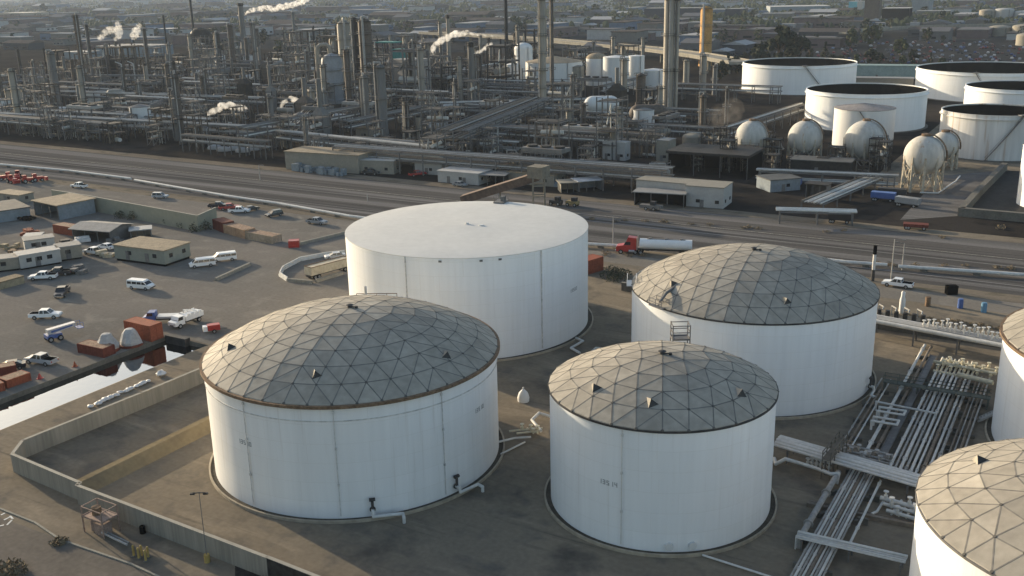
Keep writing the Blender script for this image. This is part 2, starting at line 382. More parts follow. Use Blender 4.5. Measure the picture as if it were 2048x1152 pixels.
def nozzle(root, R, a, run, drop, side=1, material=PIPEW):
    ca, sa = math.cos(a), math.sin(a)
    def P(rad, tan, z): return (rad*ca - tan*sa, rad*sa + tan*ca, z)
    mb = MB(); mb.tube([P(R-.1, 0, 1.3), P(R+1.0, 0, 1.3), P(R+1.15, 0, .75), P(R+1.3, side*run, .75), P(R+1.3+drop, side*run, .7), P(R+1.3+drop, side*run, .02)], .2, 8)
    o = mb.build('drain_pipe', material, root, smooth=50)
    mb = MB(); mb.cyl(P(R+.55, 0, 1.3), P(R+.55, 0, 2.6), .17, n=8); mb.cyl(P(R+.55, -.35, 2.65), P(R+.55, .35, 2.65), .22, n=8); mb.cyl(P(R+.3, 0, 1.3), P(R+.42, 0, 1.3), .36, n=10)
    mb.build('valve', DSTEEL, root)
    return o
def dome_tank(label, x, y, R, H, rise, n, rot, vents, gutter=DSTEEL, alu=ALU, extra=None, shellmat=WHITE):
    root = thing('storage_tank', label, 'storage tank', (x, y, 0), 0, 'white storage tanks with dome roofs')
    foundation(root, R)
    shell_part(root, R, H, shellmat)
    MB().ring((0, 0, 0), R-.05, R+(.5 if gutter is RUST else .22), H-(.34 if gutter is RUST else .2), H+.02, 128).build('rim_girder', gutter, root, smooth=40)
    RD = R+.12; rs = (RD*RD+rise*rise)/(2*rise); amax = math.asin(RD/rs); zc = H+.12+rise-rs
    def pos(k, s, j, lift=0.0):
        if k == 0: return Vector((0, 0, zc+rs+lift))
        al = amax*k/n; az = rot + math.pi/3*(s + j/k); q = rs+lift
        return Vector((q*math.sin(al)*math.cos(az), q*math.sin(al)*math.sin(az), zc+q*math.cos(al)))
    mb = MB(); idx = {}; edges = set()
    def vid(k, s, j):
        if k == 0: key = (0, 0)
        else: key = (k, (s*k+j) % (6*k))
        if key not in idx:
            idx[key] = len(mb.v); kk, i = key; mb.v.append(tuple(pos(kk, i//kk if kk else 0, i % kk if kk else 0)))
        return idx[key]
    for s in range(6):
        for k in range(1, n+1):
            for j in range(k):
                a, b, c = vid(k, s, j), vid(k, s, j+1), vid(k-1, s, j)
                mb.f.append((c, a, b))
                for e in ((a, b), (a, c), (b, c)): edges.add(tuple(sorted(e)))
                if j < k-1:
                    d = vid(k-1, s, j+1); mb.f.append((c, b, d)); edges.add(tuple(sorted((c, d)))); edges.add(tuple(sorted((b, d))))
    verts = [Vector(v) for v in mb.v]
    nodes = [v for kx, v in zip(idx.keys(), verts)]
    ranks = {idx[kx]: kx[0] for kx in idx}
    # skirt down to the rim
    rim = sorted([i for i in ranks if ranks[i] == n], key=lambda i: math.atan2(verts[i].y, verts[i].x))
    base = len(mb.v)
    for i in rim: mb.v.append((verts[i].x*1.003, verts[i].y*1.003, H+.03))
    for q in range(len(rim)):
        q2 = (q+1) % len(rim); mb.f.append((rim[q], base+q, base+q2, rim[q2]))
    roof = mb.build('dome_roof', alu, root)
    at_ = roof.data.attributes.new('panel', 'FLOAT', 'FACE'); pr = random.Random(int(x*7+y))
    for q in range(len(roof.data.polygons)): at_.data[q].value = pr.gauss(0, .055)
    bt = MB(); ctr = Vector((0, 0, zc))
    for a, b in edges:
        if ranks[a] == n and ranks[b] == n: continue
        p, q = verts[a], verts[b]; nn = ((p+q)/2-ctr).normalized(); d = (q-p).normalized(); t = d.cross(nn)
        h = nn*.014
        o = [p-t*.06, p+t*.06, q+t*.06, q-t*.06]
        bt.add([v-h for v in o]+[v+h for v in o], [(4, 5, 6, 7), (0, 1, 5, 4), (1, 2, 6, 5), (2, 3, 7, 6), (3, 0, 4, 7)])
    n_strip = len(bt.f)
    for i, v in enumerate(verts):
        nn = (v-ctr).normalized(); bt.cyl(v-nn*.04, v+nn*.04, .2, .14, n=8)
    gr = bt.build('batten_grid', BATTEN, roof)
    gr.data.materials.append(NODE)
    for q in range(n_strip, len(gr.data.polygons)): gr.data.polygons[q].material_index = 1
    # roof hatches
    for px, py in vents:
        d = ray(px, py); o = CAM-(Vector((x, y, 0))+ctr)
        b = 2*o.dot(d); c = o.dot(o)-rs*rs; a = d.dot(d); dis = b*b-4*a*c
        if dis < 0: continue
        t = (-b-math.sqrt(dis))/(2*a); p = o+d*t
        nn = p.normalized(); out = (U*.75-V*.66); dn = (out-nn*out.dot(nn)).normalized(); tt = nn.cross(dn)
        p = p+ctr; wv = .62
        bk, l, r, tp = p-dn*1.0, p+dn*.6-tt*wv, p+dn*.6+tt*wv, p+dn*.05+nn*.62
        cov = MB().add([bk-nn*.05, l-nn*.05, tp, r-nn*.05], [(0, 2, 1), (0, 3, 2)]).build('roof_vent', ALU2, roof)
        MB().add([l-nn*.05-dn*.02, r-nn*.05-dn*.02, tp-dn*.02-nn*.03], [(0, 1, 2)]).build('vent_opening', mat('dark_vent_mesh', (.055, .055, .055), .9), roof)
    hub = MB(); tz = zc+rs
    hub.cyl((0, 0, tz-.1), (0, 0, tz+.35), .3, .26, 12); hub.cyl((0, 0, tz+.32), (0, 0, tz+.45), .5, .2, 12)
    hub.cyl((.9, -.3, tz-.15), (.9, -.3, tz+.22), .2, n=8); hub.bar((0, 0, tz+.1), (.9, -.3, tz+.1), .12)
    hub.build('apex_vent', DSTEEL, root, smooth=30)
    if extra: extra(root, R, H)
    return root
TB = (-20.933, 124.317, 18.718, 14.573); TC = (17.192, 109.85, 13.04, 14.542)
TD = (37.127, 149.926, 18.43, 14.03); TF = (51.22, 77.0, 15.75, 14.57); TE = (81.75, 118.25, 18.7, 14.57); TA = (-7.845, 177.885, 21.70, 17.62)
def exB(root, R, H):
    a, _ = shell_angle(TB[0], TB[1], R, 745, 1020); nozzle(root, R, a, 3.4, .9, 1)
    a, _ = shell_angle(TB[0], TB[1], R, 908, 975); nozzle(root, R, a, 2.8, .8, 1)
    for px, py in ((672, 900), (887, 900), (497, 900)):
        a, _ = shell_angle(TB[0], TB[1], R, px, py); conduit(root, R, H, a, .05)
    MB().ring((0, 0, 0), R-.05, R+.09, H-2.05, H-1.93, 128).build('stiffener_ring', CONDUIT, root, smooth=40)
    a, z = shell_angle(TB[0], TB[1], R, 477, 880); digits_on_shell('13510', R, z-.3, a).build('tank_number', MARK, root)
    a, z = shell_angle(TB[0], TB[1], R, 949, 824); digits_on_shell('13510', R, z-.3, a).build('tank_number', MARK, root)
    # platform at the back of the rim
    A = math.atan2(17.6, .8)
    mb = MB(); px, py = (R+.6)*math.cos(A), (R+.6)*math.sin(A)
    mb.box((px, py, H+.2), (6.5, 1.6, .15), A+math.pi/2)
    for t in (-3, -1.5, 0, 1.5, 3):
        q = (px-t*math.sin(A), py+t*math.cos(A)); mb.bar((q[0], q[1], H+.2), (q[0], q[1], H+1.4), .08)
    mb.bar((px+3*math.sin(A), py-3*math.cos(A), H+1.35), (px-3*math.sin(A), py+3*math.cos(A), H+1.35), .09)
    mb.build('gauge_platform', RUST, root)
    fp = MB(); fp.cyl((px-1.6, py-.2, H+.2), (px-1.6, py-.2, H+2.6), .2, n=8); fp.build('vent_pipe', PIPEW, root)
def exC(root, R, H):
    a, _ = shell_angle(TC[0], TC[1], R, 1244, 950); conduit(root, R, H, a, .045, PIPEW)
    a, z = shell_angle(TC[0], TC[1], R, 1198, 960); digits_on_shell('13514', R, z-.3, a).build('tank_number', MARK, root)
    for px in (1338, 1384):
        a, _ = shell_angle(TC[0], TC[1], R, px, 1092); ca, sa = math.cos(a), math.sin(a)
        mb = MB(); mb.cyl((R*ca, R*sa, 1.0), ((R+.35)*ca, (R+.35)*sa, 1.0), .45, n=14); mb.build('manhole', WHITE2, root, smooth=40)
    # stair platform behind the dome
    A = math.radians(72); px, py = (R+1.2)*math.cos(A), (R+1.2)*math.sin(A)
    mb = MB()
    for dx in (-1.1, 1.1):
        for dy in (-.9, .9): mb.bar((px+dx, py+dy, .1), (px+dx, py+dy, H+2.7), .13)
    for z in (H-.4, H+.8, H+1.7, H+2.6):
        for dy in (-.9, .9): mb.bar((px-1.1, py+dy, z), (px+1.1, py+dy, z), .1)
        for dx in (-1.1, 1.1): mb.bar((px+dx, py-.9, z), (px+dx, py+.9, z), .1)
    mb.box((px, py, H+.7), (2.3, 1.9, .1)); mb.build('stair_tower', STEEL, root)
def exD(root, R, H):
    a, _ = shell_angle(TD[0], TD[1], R, 1731, 795)
    nozzle(root, R, a, -2.2, .6, 1)
    # gauge platform on the left rim
    for (px, py, l) in ((1262, 600, 3.0), (1318, 622, 2.8)):
        a, _ = shell_angle(TD[0], TD[1], R, px, py+10); ca, sa = math.cos(a), math.sin(a)
        mb = MB(); c = ((R+.05)*ca, (R+.05)*sa); mb.box((c[0], c[1], H+.05), (1.6, l, .14), a)
        for t in (-l/2, 0, l/2):
            for rr in (-.7, .7):
                q = (c[0]+rr*ca-t*sa, c[1]+rr*sa+t*ca); mb.bar((q[0], q[1], H+.1), (q[0], q[1], H+1.25), .08)
        for rr in (-.7, .7):
            for z in (.7, 1.22):
                mb.bar((c[0]+rr*ca+l/2*sa, c[1]+rr*sa-l/2*ca, H+z), (c[0]+rr*ca-l/2*sa, c[1]+rr*sa+l/2*ca, H+z), .07)
        mb.build('gauge_platform', WHITE2 if px < 1300 else STEEL, root)
    mb = MB(); A = math.radians(207)
    mb.tube([((R-4)*math.cos(A), (R-4)*math.sin(A), H+2.1), ((R-1.5)*math.cos(A+.06), (R-1.5)*math.sin(A+.06), H+1.7), ((R+.3)*math.cos(A+.1), (R+.3)*math.sin(A+.1), H+.9)], .22)
    mb.build('foam_pipe', STEEL, root)
dome_tank('near white tank with a brown rusty dome rim and two valves at its foot', *TB[:4], 5.4, 7, R_(14), [(462, 694), (632, 748), (892, 710)], RUST, ALU, exB, WHITEB)
dome_tank('smallest near white domed tank, standing right of the rusty rimmed one', *TC[:4], 3.6, 5, R_(22), [(1190, 775), (1302, 805), (1480, 786)], DSTEEL, ALU, exC)
dome_tank('white domed tank beside the overhead pipe bridge, gauge platforms on its left rim', *TD[:4], 5.5, 7, R_(5), [(1345, 567), (1572, 602)], DSTEEL, ALU, exD)
dome_tank('white tank with a beige lit dome cut off by the lower right picture corner', *TF[:4], 4.6, 6, R_(8), [(1958, 922)], STEEL, ALU2)
dome_tank('white domed tank of which only the left edge shows above the corner one', *TE[:4], 5.4, 6, R_(20), [], RUST, ALU2)
# flat roofed tank
x, y, R, H = TA
root = thing('storage_tank', 'big white tank with a plain flat white roof', 'storage tank', (x, y, 0), 0)
foundation(root, R, DARKBAND, .8, .2); shell_part(root, R, H)
MB().lathe([(R+.06, H-.05), (R+.06, H+.04), (R-.2, H+.07), (R*.66, H+.22), (R*.33, H+.36), (.01, H+.5)], 128).build('roof', mat('roof_cream_white_paint', (.555, .545, .515), .6, var=.05, scale=.2), root, smooth=30)
mb = MB(); mb.cyl((0, 0, H+.45), (0, 0, H+.8), .3, n=10); mb.cyl((2.6, -1.2, H+.35), (2.6, -1.2, H+.6), .45, n=10); mb.build('roof_vent', WHITE2, root)
for px in (815, 1083):
    a, _ = shell_angle(x, y, R, px, 600); conduit(root, R, H, a, .1)
a, z = shell_angle(x, y, R, 1140, 583); digits_on_shell('13502', R, z-.3, a, .6).build('tank_number', MARK, root)
mb = MB()
for px in (880, 962, 1000):
    a, _ = shell_angle(x, y, R, px, 520); mb.box(((R+.06)*math.cos(a), (R+.06)*math.sin(a), H-.5), (.16, .5, .3), a)
mb.build('overflow_vent', STEEL, root)
A = math.atan2(20, 6)
mb = MB(); c = (R*.97*math.cos(A), R*.97*math.sin(A))
mb.box((c[0], c[1], H+.25), (3.4, 2.2, .2), A)
for t in (-1.5, 0, 1.5):
    for q in (-1, 1): mb.bar((c[0]+t*math.cos(A)-q*math.sin(A), c[1]+t*math.sin(A)+q*math.cos(A), H+.2), (c[0]+t*math.cos(A)-q*math.sin(A), c[1]+t*math.sin(A)+q*math.cos(A), H+1.6), .1)
mb.box((c[0]+.4, c[1], H+.8), (.9, .8, .9), A); mb.build('gauge_platform', STEEL, root)

# ------------------------------------------------------------------ containment walls
def wall_run(pts, h, t, name, label, cat, material=CONC, cap=.0, group=None):
    mb = MB()
    for a, b in zip(pts, pts[1:]):
        d = (b-a).normalized(); mb.bar(a-d*t*.25+Vector((0, 0, h/2)), b+d*t*.25+Vector((0, 0, h/2)), t, h)
    o = tag(mb.build(name, material), label, cat, group)
    if cap:
        mb = MB()
        for a, b in zip(pts, pts[1:]):
            d = (b-a).normalized(); mb.bar(a-d*.1+Vector((0, 0, h+.03)), b+d*.1+Vector((0, 0, h+.03)), t+cap, .06)
        mb.build('coping', mat('pale_concrete_coping', (.32, .30, .255), .9, var=.1), o)
    return o
wall_run([W(-117.4, 69.9), W(-102.6, 68.9), W(-102.4, 68.3), W(-70.6, 67.3)], 2.5, .32, 'containment_wall', 'long grey concrete containment wall running across the lower left corner', 'wall', CONC, .12)
wall_run([W(-70.5, 67.35), W(-48, 66.3)], 2.5, .32, 'containment_wall', 'very dark section of containment wall at the bottom edge below the rusty rimmed tank', 'wall', mat('very_dark_concrete', (.035, .034, .032), .9, var=.4), .12)  # wall section in a near-black version of the concrete
wall_run([W(-117.5, 70.1), W(-119.9, 73.2), W(-118.9, 92), W(-118.2, 118), W(-117, 140)], 2.5, .32, 'containment_wall', 'concrete containment wall following the canal towards the rusty rimmed tank', 'wall', CONC, .12)
mb = MB(); L0, L1 = 69.0, 112.0
pr = [(-106.9, 0), (-105.9, 1.25), (-104.9, 1.25), (-103.4, 0)]
vs = [tuple(W(u, L0+.4, z)) for u, z in pr] + [tuple(W(u, L1, z)) for u, z in pr]
mb.add(vs, [(3, 2, 1, 0), (4, 5, 6, 7), (0, 1, 5, 4), (1, 2, 6, 5), (2, 3, 7, 6)])
tag(mb.build('earth_berm', G_RIDGE), 'low tan earth berm between the containment wall and the rusty rimmed tank', 'berm')
wall_run([W(-80, 178.0), W(-66, 177.6), W(-30, 177), W(-4, 176), W(20, 175)], 1.7, .3, 'containment_wall', 'low brown containment wall behind the gauge platform tank', 'wall', CONCD, .06)
# white jersey barrier loop with the tan trailer in it
JB = [(690, 508), (652, 512), (600, 522), (566, 540), (560, 552), (575, 562)]
for i, (a, b) in enumerate(zip(JB, JB[1:])):
    pa, pb = at(*a), at(*b); mb = MB(); d = (pb-pa); n = max(1, int(d.length/3.2))
    mb.bar(pa+Vector((0, 0, .2)), pb+Vector((0, 0, .2)), .6, .4); mb.bar(pa+Vector((0, 0, .65)), pb+Vector((0, 0, .65)), .25, .55)
    tag(mb.build('jersey_barrier', mat('white_concrete', (.55, .54, .51), .8, var=.15)), 'white concrete barrier section curving round the tan box trailer', 'barrier', 'white barriers round the tan trailer')
for a, b, l in (((576, 563), (625, 567), 'low pale kerb barrier in front of the tan box trailer'), ((632, 565), (684, 549), 'pale long barrier lying below the tan box trailer'), ((432, 562), (500, 531), 'single long pale concrete barrier lying in the yard near the white vans'), ((592, 492), (694, 467), 'long low pale barrier running from the red box to the flat roofed tank')):
    mb = MB(); mb.bar(at(*a)+Vector((0, 0, .35)), at(*b)+Vector((0, 0, .35)), .55, .7); mb.bar(at(*a)+Vector((0, 0, .08)), at(*b)+Vector((0, 0, .08)), .8, .16)
    tag(mb.build('concrete_barrier', CONC), l, 'barrier')
# long pale green retaining wall in the yard
GW = mat('pale_green_grey_paint', (.25, .25, .195), .85, var=.08, scale=.2)
wall_run([at(108, 408), at(178, 420), at(398, 463), at(434, 446)], 4.2, .35, 'retaining_wall', 'long pale green yard wall with a short return at its right end', 'wall', GW, .1)

# ------------------------------------------------------------------ foreground pipes
def pipe_thing(name, label, paths, r, material, group=None, sup=None, cat='pipe'):
    pass
def pipes(label, cat, us, v0, v1, z, r, mats, name='pipe_run', ends=0, sleepers=True, step=6.0):
    root = thing(name, label, cat, W(us[0], v0), TH)
    b0 = us[0]
    for i, u in enumerate(us):
        mb = MB(); x = u-b0; rr = r[i % len(r)]
        pts = [(x, 0, z), (x, v1-v0, z)]
        if ends: pts = [(x, 0, .0)] + pts
        mb.tube(pts, rr, 8); y = 2+random.uniform(0, 5)
        while y < v1-v0: mb.cyl((x, y-.09, z), (x, y+.09, z), rr*1.55, n=9); y += random.uniform(7, 13)
        mb.build('pipe', mats[i % len(mats)], root, smooth=50)
    if sleepers:
        y = 1.5
        while y < v1-v0:
            mb = MB(); mb.box(((us[-1]-us[0])/2, y, (z-max(r))/2), (us[-1]-us[0]+1.2, .35, z-max(r)))
            mb.build('sleeper', CONCD, root); y += step
    return root
pipes('dense bundle of pale pipes running out at the bottom edge beside the corner tank', 'pipe bundle', [-22.3+.36*i for i in range(9)], 58, 121, .75, [.13, .16, .11], [PIPEG, PIPEW, PIPEG, PIPEW, PIPEB, PIPEW, PIPEG, PIPEW, PIPEG], 'pipe_bundle')
pipes('two pinkish pale pipes leading away to the overhead pipe bridge', 'pipe bundle', [-21.7, -20.7], 121.6, 170, .75, [.24, .2], [PIPEW, PIPEB], 'pipe_bundle')
pipes('wide bundle of nine pale parallel pipes crossing below the green walkway', 'pipe bundle', [-18.2+.62*i for i in range(9)], 119, 165, .8, [.19, .15, .22, .17], [PIPEW, PIPEG, PIPEW, PIPEG, PIPEW, PIPEW, PIPEB, PIPEW, PIPEG], 'pipe_bundle')
pipes('three thin grey pipes left of the two pinkish pipes', 'pipe bundle', [-25.0, -24.3, -23.7], 122, 152, .7, [.12, .16, .11], [PIPEG, PIPEB, PIPEW], 'pipe_bundle')
pipes('four low brown and grey pipes right of the nine pipe bundle', 'pipe bundle', [-12.4, -11.9, -11.3, -10.8], 124, 160, .55, [.13, .1, .16], [PIPEB, PIPEG, PIPEB, PIPEG], 'pipe_bundle')
pipes('single fat lagged pipe left of the dense bundle, ending in a bend', 'pipe', [-23.4], 99.6, 117.5, .95, [.36], [PIPEG], 'lagged_pipe', 1)
pipes('single thin white pipe right of the dense pipe bundle', 'pipe', [-18.4], 100.4, 117.5, .95, [.15], [PIPEW], 'thin_pipe', 0)
mb = MB(); mb.bar(W(-19.7, 119, .5), W(-19.7, 166, .5), 1.0, .25); mb.bar(W(-20.2, 119, .7), W(-20.2, 166, .7), .06, .2); mb.bar(W(-19.2, 119, .7), W(-19.2, 166, .7), .06, .2)
tag(mb.build('cable_tray', STEEL), 'flat grey cable tray lying between the two upper pipe bundles', 'cable tray')
# expansion loops
for v, w_, l in ((132.5, 3.2, 'nearer white pipe loop standing over the two pinkish pipes'), (136.2, 3.4, 'farther white pipe loop standing over the two pinkish pipes')):
    mb = MB(); u0 = -22.6
    mb.tube([W(u0, v, .7), W(u0, v, 2.0), W(u0+w_, v+.2, 2.0), W(u0+w_, v+1.7, 2.0), W(u0, v+1.5, 2.0), W(u0, v+1.5, .7)], .17, 8)
    tag(mb.build('expansion_loop', PIPEW, None, smooth=50), l, 'pipe loop')
mb = MB(); mb.tube([W(-23.6, 140.6, .1), W(-23.6, 140.6, 1.5), W(-15.6, 140.2, 1.5), W(-15.6, 140.2, .8)], .15, 8)
tag(mb.build('cross_pipe', PIPEW, None, smooth=50), 'single white pipe crossing above the wide bundle, nearer than the walkway', 'pipe')
# green grating walkway
root = thing('walkway', 'grey green railed walkway bridging all the pipe bundles', 'walkway', W(-24.2, 148.2), TH)
WG = mat('green_grey_grating', (.10, .11, .095), .8, var=.2)
MB().box((7.3, .7, 1.6), (14.6, 1.3, .12)).build('deck', WG, root)
for yy in (0.05, 1.35):
    mb = MB()
    for x in range(0, 16, 2): mb.bar((min(x, 14.5)+.05, yy, 1.6), (min(x, 14.5)+.05, yy, 2.7), .07)
    for z in (2.15, 2.68): mb.bar((0, yy, z), (14.6, yy, z), .07)
    mb.build('railing', WG, root)
for x in (.2, 4.8, 9.8, 14.3):
    mb = MB(); mb.bar((x, .1, 0), (x, .1, 1.55), .16); mb.bar((x, 1.3, 0), (x, 1.3, 1.55), .16); mb.bar((x, .1, 1.45), (x, 1.3, 1.45), .14); mb.build('trestle', WG, root)
def valve_stub(mb, p, h=1.0, r=.12):
    p = Vector(p); mb.cyl(p, p+Vector((0, 0, h)), r, n=7); mb.cyl(p+Vector((0, 0, h)), p+Vector((0, 0, h+.08)), r*2.6, n=9); mb.cyl(p+Vector((0, 0, h*.35)), p+Vector((0, 0, h*.62)), r*2.0, n=8)
def valves(root, pts, material, h=(.9, 1.3)):
    for p in pts:
        mb = MB(); valve_stub(mb, p, random.uniform(*h)); mb.build('valve', material, root)
# white pipe bridge between the small tank and the corner tank
root = thing('pipe_bridge', 'white pipes on posts from the smallest near tank to the corner tank', 'pipe bridge', W(-31.6, 120.4), TH)
slope = -3.4/19.5
for i, (dy, r, z) in enumerate(((0, .3, 2.15), (-.7, .24, 2.1), (-1.3, .18, 2.05), (.7, .26, 2.15), (1.3, .2, 2.1), (1.75, .13, 2.05))):
    mb = MB(); mb.tube([(-.4, dy, z), (20.6, dy+slope*21, z)], r, 10); mb.build('pipe', PIPEW, root, smooth=50)
for x in (1.5, 6.5, 11.5, 16.5, 20):
    mb = MB(); y = slope*x
    for q in (-1.4, 1.7): mb.bar((x, y+q, 0), (x, y+q, 1.75), .2)
    mb.bar((x, y-1.6, 1.66), (x, y+1.9, 1.66), .22); mb.build('post_frame', STEEL, root)
valves(root, [(4.2+.55*i, -1.9-.1*i, .5) for i in range(6)], PIPEW, (.8, 1.2))
mb = MB(); mb.tube([(0, -2.2, .6), (.6, -3.6, .6), (1.7, -3.3, 1.4), (5.5, -3.6, 1.2), (7.6, -4.3, 1.2), (8.4, -3.8, 1.2), (8.4, -4.6, .2)], .24, 8); mb.build('branch_pipe', PIPEW, root, smooth=50)
mb = MB()
for i in range(5):
    for dx in (-.5, .5): mb.bar((6.9+.1*i+dx, -4.0+1.7*i, .1), (6.9+.1*i+dx, -4.0+1.7*i, 3.9), .12)
mb.bar((6.9, -4.2, 2.85), (7.35, 3.0, 2.85), 1.1, .12)
for dx in (-.5, .5):
    for z in (3.35, 3.85): mb.bar((6.9+dx, -4, z), (7.3+dx, 2.8, z), .09)
mb.build('crossing_gantry', mat('brown_grey_steel', (.13, .12, .10), .8, var=.2), root)
# valve group below the bridge
root = thing('valve_manifold', 'grey valve row and headers crossing the pipes just above the white bridge', 'manifold', W(-24.6, 122.6), TH)
for dy, z in ((0, 1.2), (1.3, 1.0), (2.2, 1.4)):
    MB().tube([(0, dy, .2), (0, dy, z), (6.2, dy-.4, z), (6.2, dy-.4, .5)], .15, 8).build('header_pipe', PIPEG, root, smooth=50)
valves(root, [(.6+.75*i, .1+(i % 3)*.9, 1.1) for i in range(8)], PIPEG, (.5, .9))
root = thing('valve_manifold', 'tangle of white valves and headers beside the corner tank', 'manifold', W(-17.6, 113.4), TH)
for dy, L in ((0, 6.4), (-1.3, 5.8), (-2.7, 5.2)):
    mb = MB(); mb.tube([(6.4-L, dy, .9), (6.6, dy-.8, .9)], .22 if dy else .28, 8); mb.build('header_pipe', PIPEW, root, smooth=50)
valves(root, [(.6+.9*i, -.1-.13*i-1.3*(i % 3), .7) for i in range(7)], PIPEW)
for i in range(6): MB().tube([(1.4+.8*i, .9, .6), (1.2+.8*i, -.6-.3*(i % 3), .6), (1.9+.8*i, -.9-.3*(i % 3), .6), (1.8+.8*i, -2.9, .6)], .11, 7).build('branch_pipe', PIPEW, root, smooth=50)
mb = MB(); mb.tube([(.4, .6, .5), (.2, -2.8, .5), (-.2, -3.6, .5)], .16, 8); mb.tube([(2.2, 1.0, .6), (2.0, -2.4, .6)], .15, 8); mb.tube([(3.6, 1.0, .6), (3.4, -2.6, .6)], .15, 8); mb.build('cross_pipe', PIPEW, root, smooth=50)
# bottom cross pipes and the timber beam
root = thing('pipe_trestle', 'pair of pale pipes on posts crossing the dense bundle near the bottom edge', 'pipe trestle', W(-23.6, 100.3), TH)
for dy, r in ((0, .2), (-.5, .11), (-.95, .15), (-1.3, .09)):
    mb = MB(); mb.tube([(0, dy, 0.05), (0, dy, 1.45), (11.2, dy+.4, 1.45)], r, 8); mb.build('pipe', PIPEW, root, smooth=50)
for x in (.6, 5.6, 10.8):
    mb = MB(); mb.bar((x, -1.2, 0), (x, -1.2, 1.2), .15); mb.bar((x, .4, 0), (x, .4, 1.2), .15); mb.bar((x, -1.4, 1.2), (x, .7, 1.2), .16); mb.build('post_frame', STEEL, root)
mb = MB(); mb.bar(W(-25, 109.1, .25), W(-12.4, 109.8, .25), .55, .5); mb.bar(W(-25, 110.0, .15), W(-12.4, 110.8, .15), .3, .3)
tag(mb.build('timber_beam', PIPEB), 'long brown timber beam lying across the pipes nearer than the white bridge', 'beam')
# overhead bridge behind the domed tank
root = thing('pipe_bridge', 'flat grey topped overhead pipe bridge right of the gauge platform tank', 'pipe bridge', W(-31.0, 172.4), TH)
sl = -3.4/21
def q(x, dy, z): return (x, sl*x+dy, z)
mb = MB(); mb.add([q(0, .2, 3.35), q(22, .2, 3.35), q(22, 2.2, 3.35), q(0, 2.2, 3.35), q(0, .2, 3.2), q(22, .2, 3.2), q(22, 2.2, 3.2), q(0, 2.2, 3.2)], [(0, 1, 2, 3), (7, 6, 5, 4), (4, 5, 1, 0), (5, 6, 2, 1), (6, 7, 3, 2), (7, 4, 0, 3)]); mb.build('deck', PIPEG, root)
for dy, r, z in ((-.25, .38, 3.0), (1.0, .26, 2.9), (2.6, .3, 3.0)):
    mb = MB(); mb.tube([q(-.5, dy, z), q(22.5, dy, z)], r, 10); mb.build('pipe', PIPEW, root, smooth=50)
for x in (.6, 7.3, 14.2, 21.4):
    mb = MB()
    for dy in (-.5, 2.7): mb.bar(q(x, dy, 0), q(x, dy, 2.62), .24)
    mb.bar(q(x, -.8, 2.55), q(x, 3.0, 2.55), .22); mb.build('portal', STEEL, root)
valves(root, [q(8.6+.7*i, .5+.75*(i % 3), 3.3) for i in range(18)], PIPEW, (1.0, 1.7))
root = thing('valve_manifold', 'sunlit cream valve manifold at the far end of the nine pipe bundle', 'manifold', W(-18.4, 158.2), TH)
CREAM = mat('cream_pipe_paint', (.52, .48, .36), .55, var=.15)
for dy, x0, z in ((0, -.2, .9), (2.6, -.6, 1.5), (5.0, 0.6, 1.1), (-2.0, 3.4, 1.7)):
    mb = MB(); mb.tube([(x0, dy, z), (8.4, dy-1.2, z)], .26 if z < 1.6 else .4, 8); mb.build('header_pipe', CREAM, root, smooth=50)
for i in range(9):
    mb = MB(); x = .2+.62*i; mb.tube([(x, -.8, .8), (x, 2.0, 1.0+.1*(i % 2)), (x+.1, 6.0, 1.0)], .15, 7); mb.build('branch_pipe', CREAM, root, smooth=50)
valves(root, [(.3+.62*i, .3+(i*1.7) % 5, 1.0) for i in range(14)], CREAM, (.7, 1.2))
# odd pipes near tanks
def free_pipe(label, pts, r, material=PIPEW, name='bent_pipe'):
    mb = MB(); mb.tube(pts, r, 8); return tag(mb.build(name, material, None, smooth=50), label, 'pipe')
free_pipe('white zigzag pipe lying at the right foot of the flat roofed tank', [at(1152, 676, .4), at(1166, 682, .4), at(1142, 696, .4), at(1160, 706, .4)], .22)
free_pipe('short white pipe bend peeping over the smallest dome at its upper left', [at(1184, 703, .4), at(1192, 696, .9), at(1203, 697, .9)], .2)
free_pipe('white zigzag pipe between the rusty rimmed tank and the smallest tank', [at(1100, 833, .5), at(1078, 826, .8), at(1064, 840, .8), at(1082, 862, .6)], .22)
free_pipe('thin pale pipe running down right from the smallest tank to the bottom edge', [at(1405, 1110, .25), at(1530, 1150, .25), at(1600, 1172, .25)], .12)
free_pipe('thin white pipe leaving the right foot of the rusty rimmed tank', [at(996, 884, .6), at(1030, 876, .6), at(1062, 874, .6)], .15)
free_pipe('short thin rod like pipe lying right of the rusty rimmed tank', [at(1002, 908, .3), at(1050, 884, .3)], .12)
root = thing('pipe_manifold', 'small cream pipe tangle between the rusty rimmed tank and the smallest tank', 'manifold', at(1062, 868), 0)
for a, b in (((-3, 0), (1.6, .3)), ((-2, -.8), (1.2, -.5)), ((-.5, .8), (.9, -1.2))):
    mb = MB(); mb.tube([(a[0], a[1], .5), (b[0], b[1], .7)], .15, 7); mb.build('header_pipe', CREAM, root, smooth=50)
valves(root, [(-1.2, .2, .5), (0, .1, .5), (.9, -.2, .6), (.3, -.8, .4)], CREAM, (.5, .9))
root = thing('domed_cap', 'rounded white cone shaped cap standing between the two front domed tanks', 'cap', at(1047, 802), 0)
MB().lathe([(.85, 0), (.9, .6), (.7, 1.3), (.3, 1.75), (.12, 1.9), (.12, 2.2), (.01, 2.25)], 16).build('cap', WHITE2, root, smooth=50)
root = thing('stair_platform', 'grey stairs and landing between the two right edge tanks', 'platform', at(2022, 858), TH)
MB().box((1.2, 1.0, 3.0), (3.6, 2.2, .14)).build('landing', PIPEG, root)
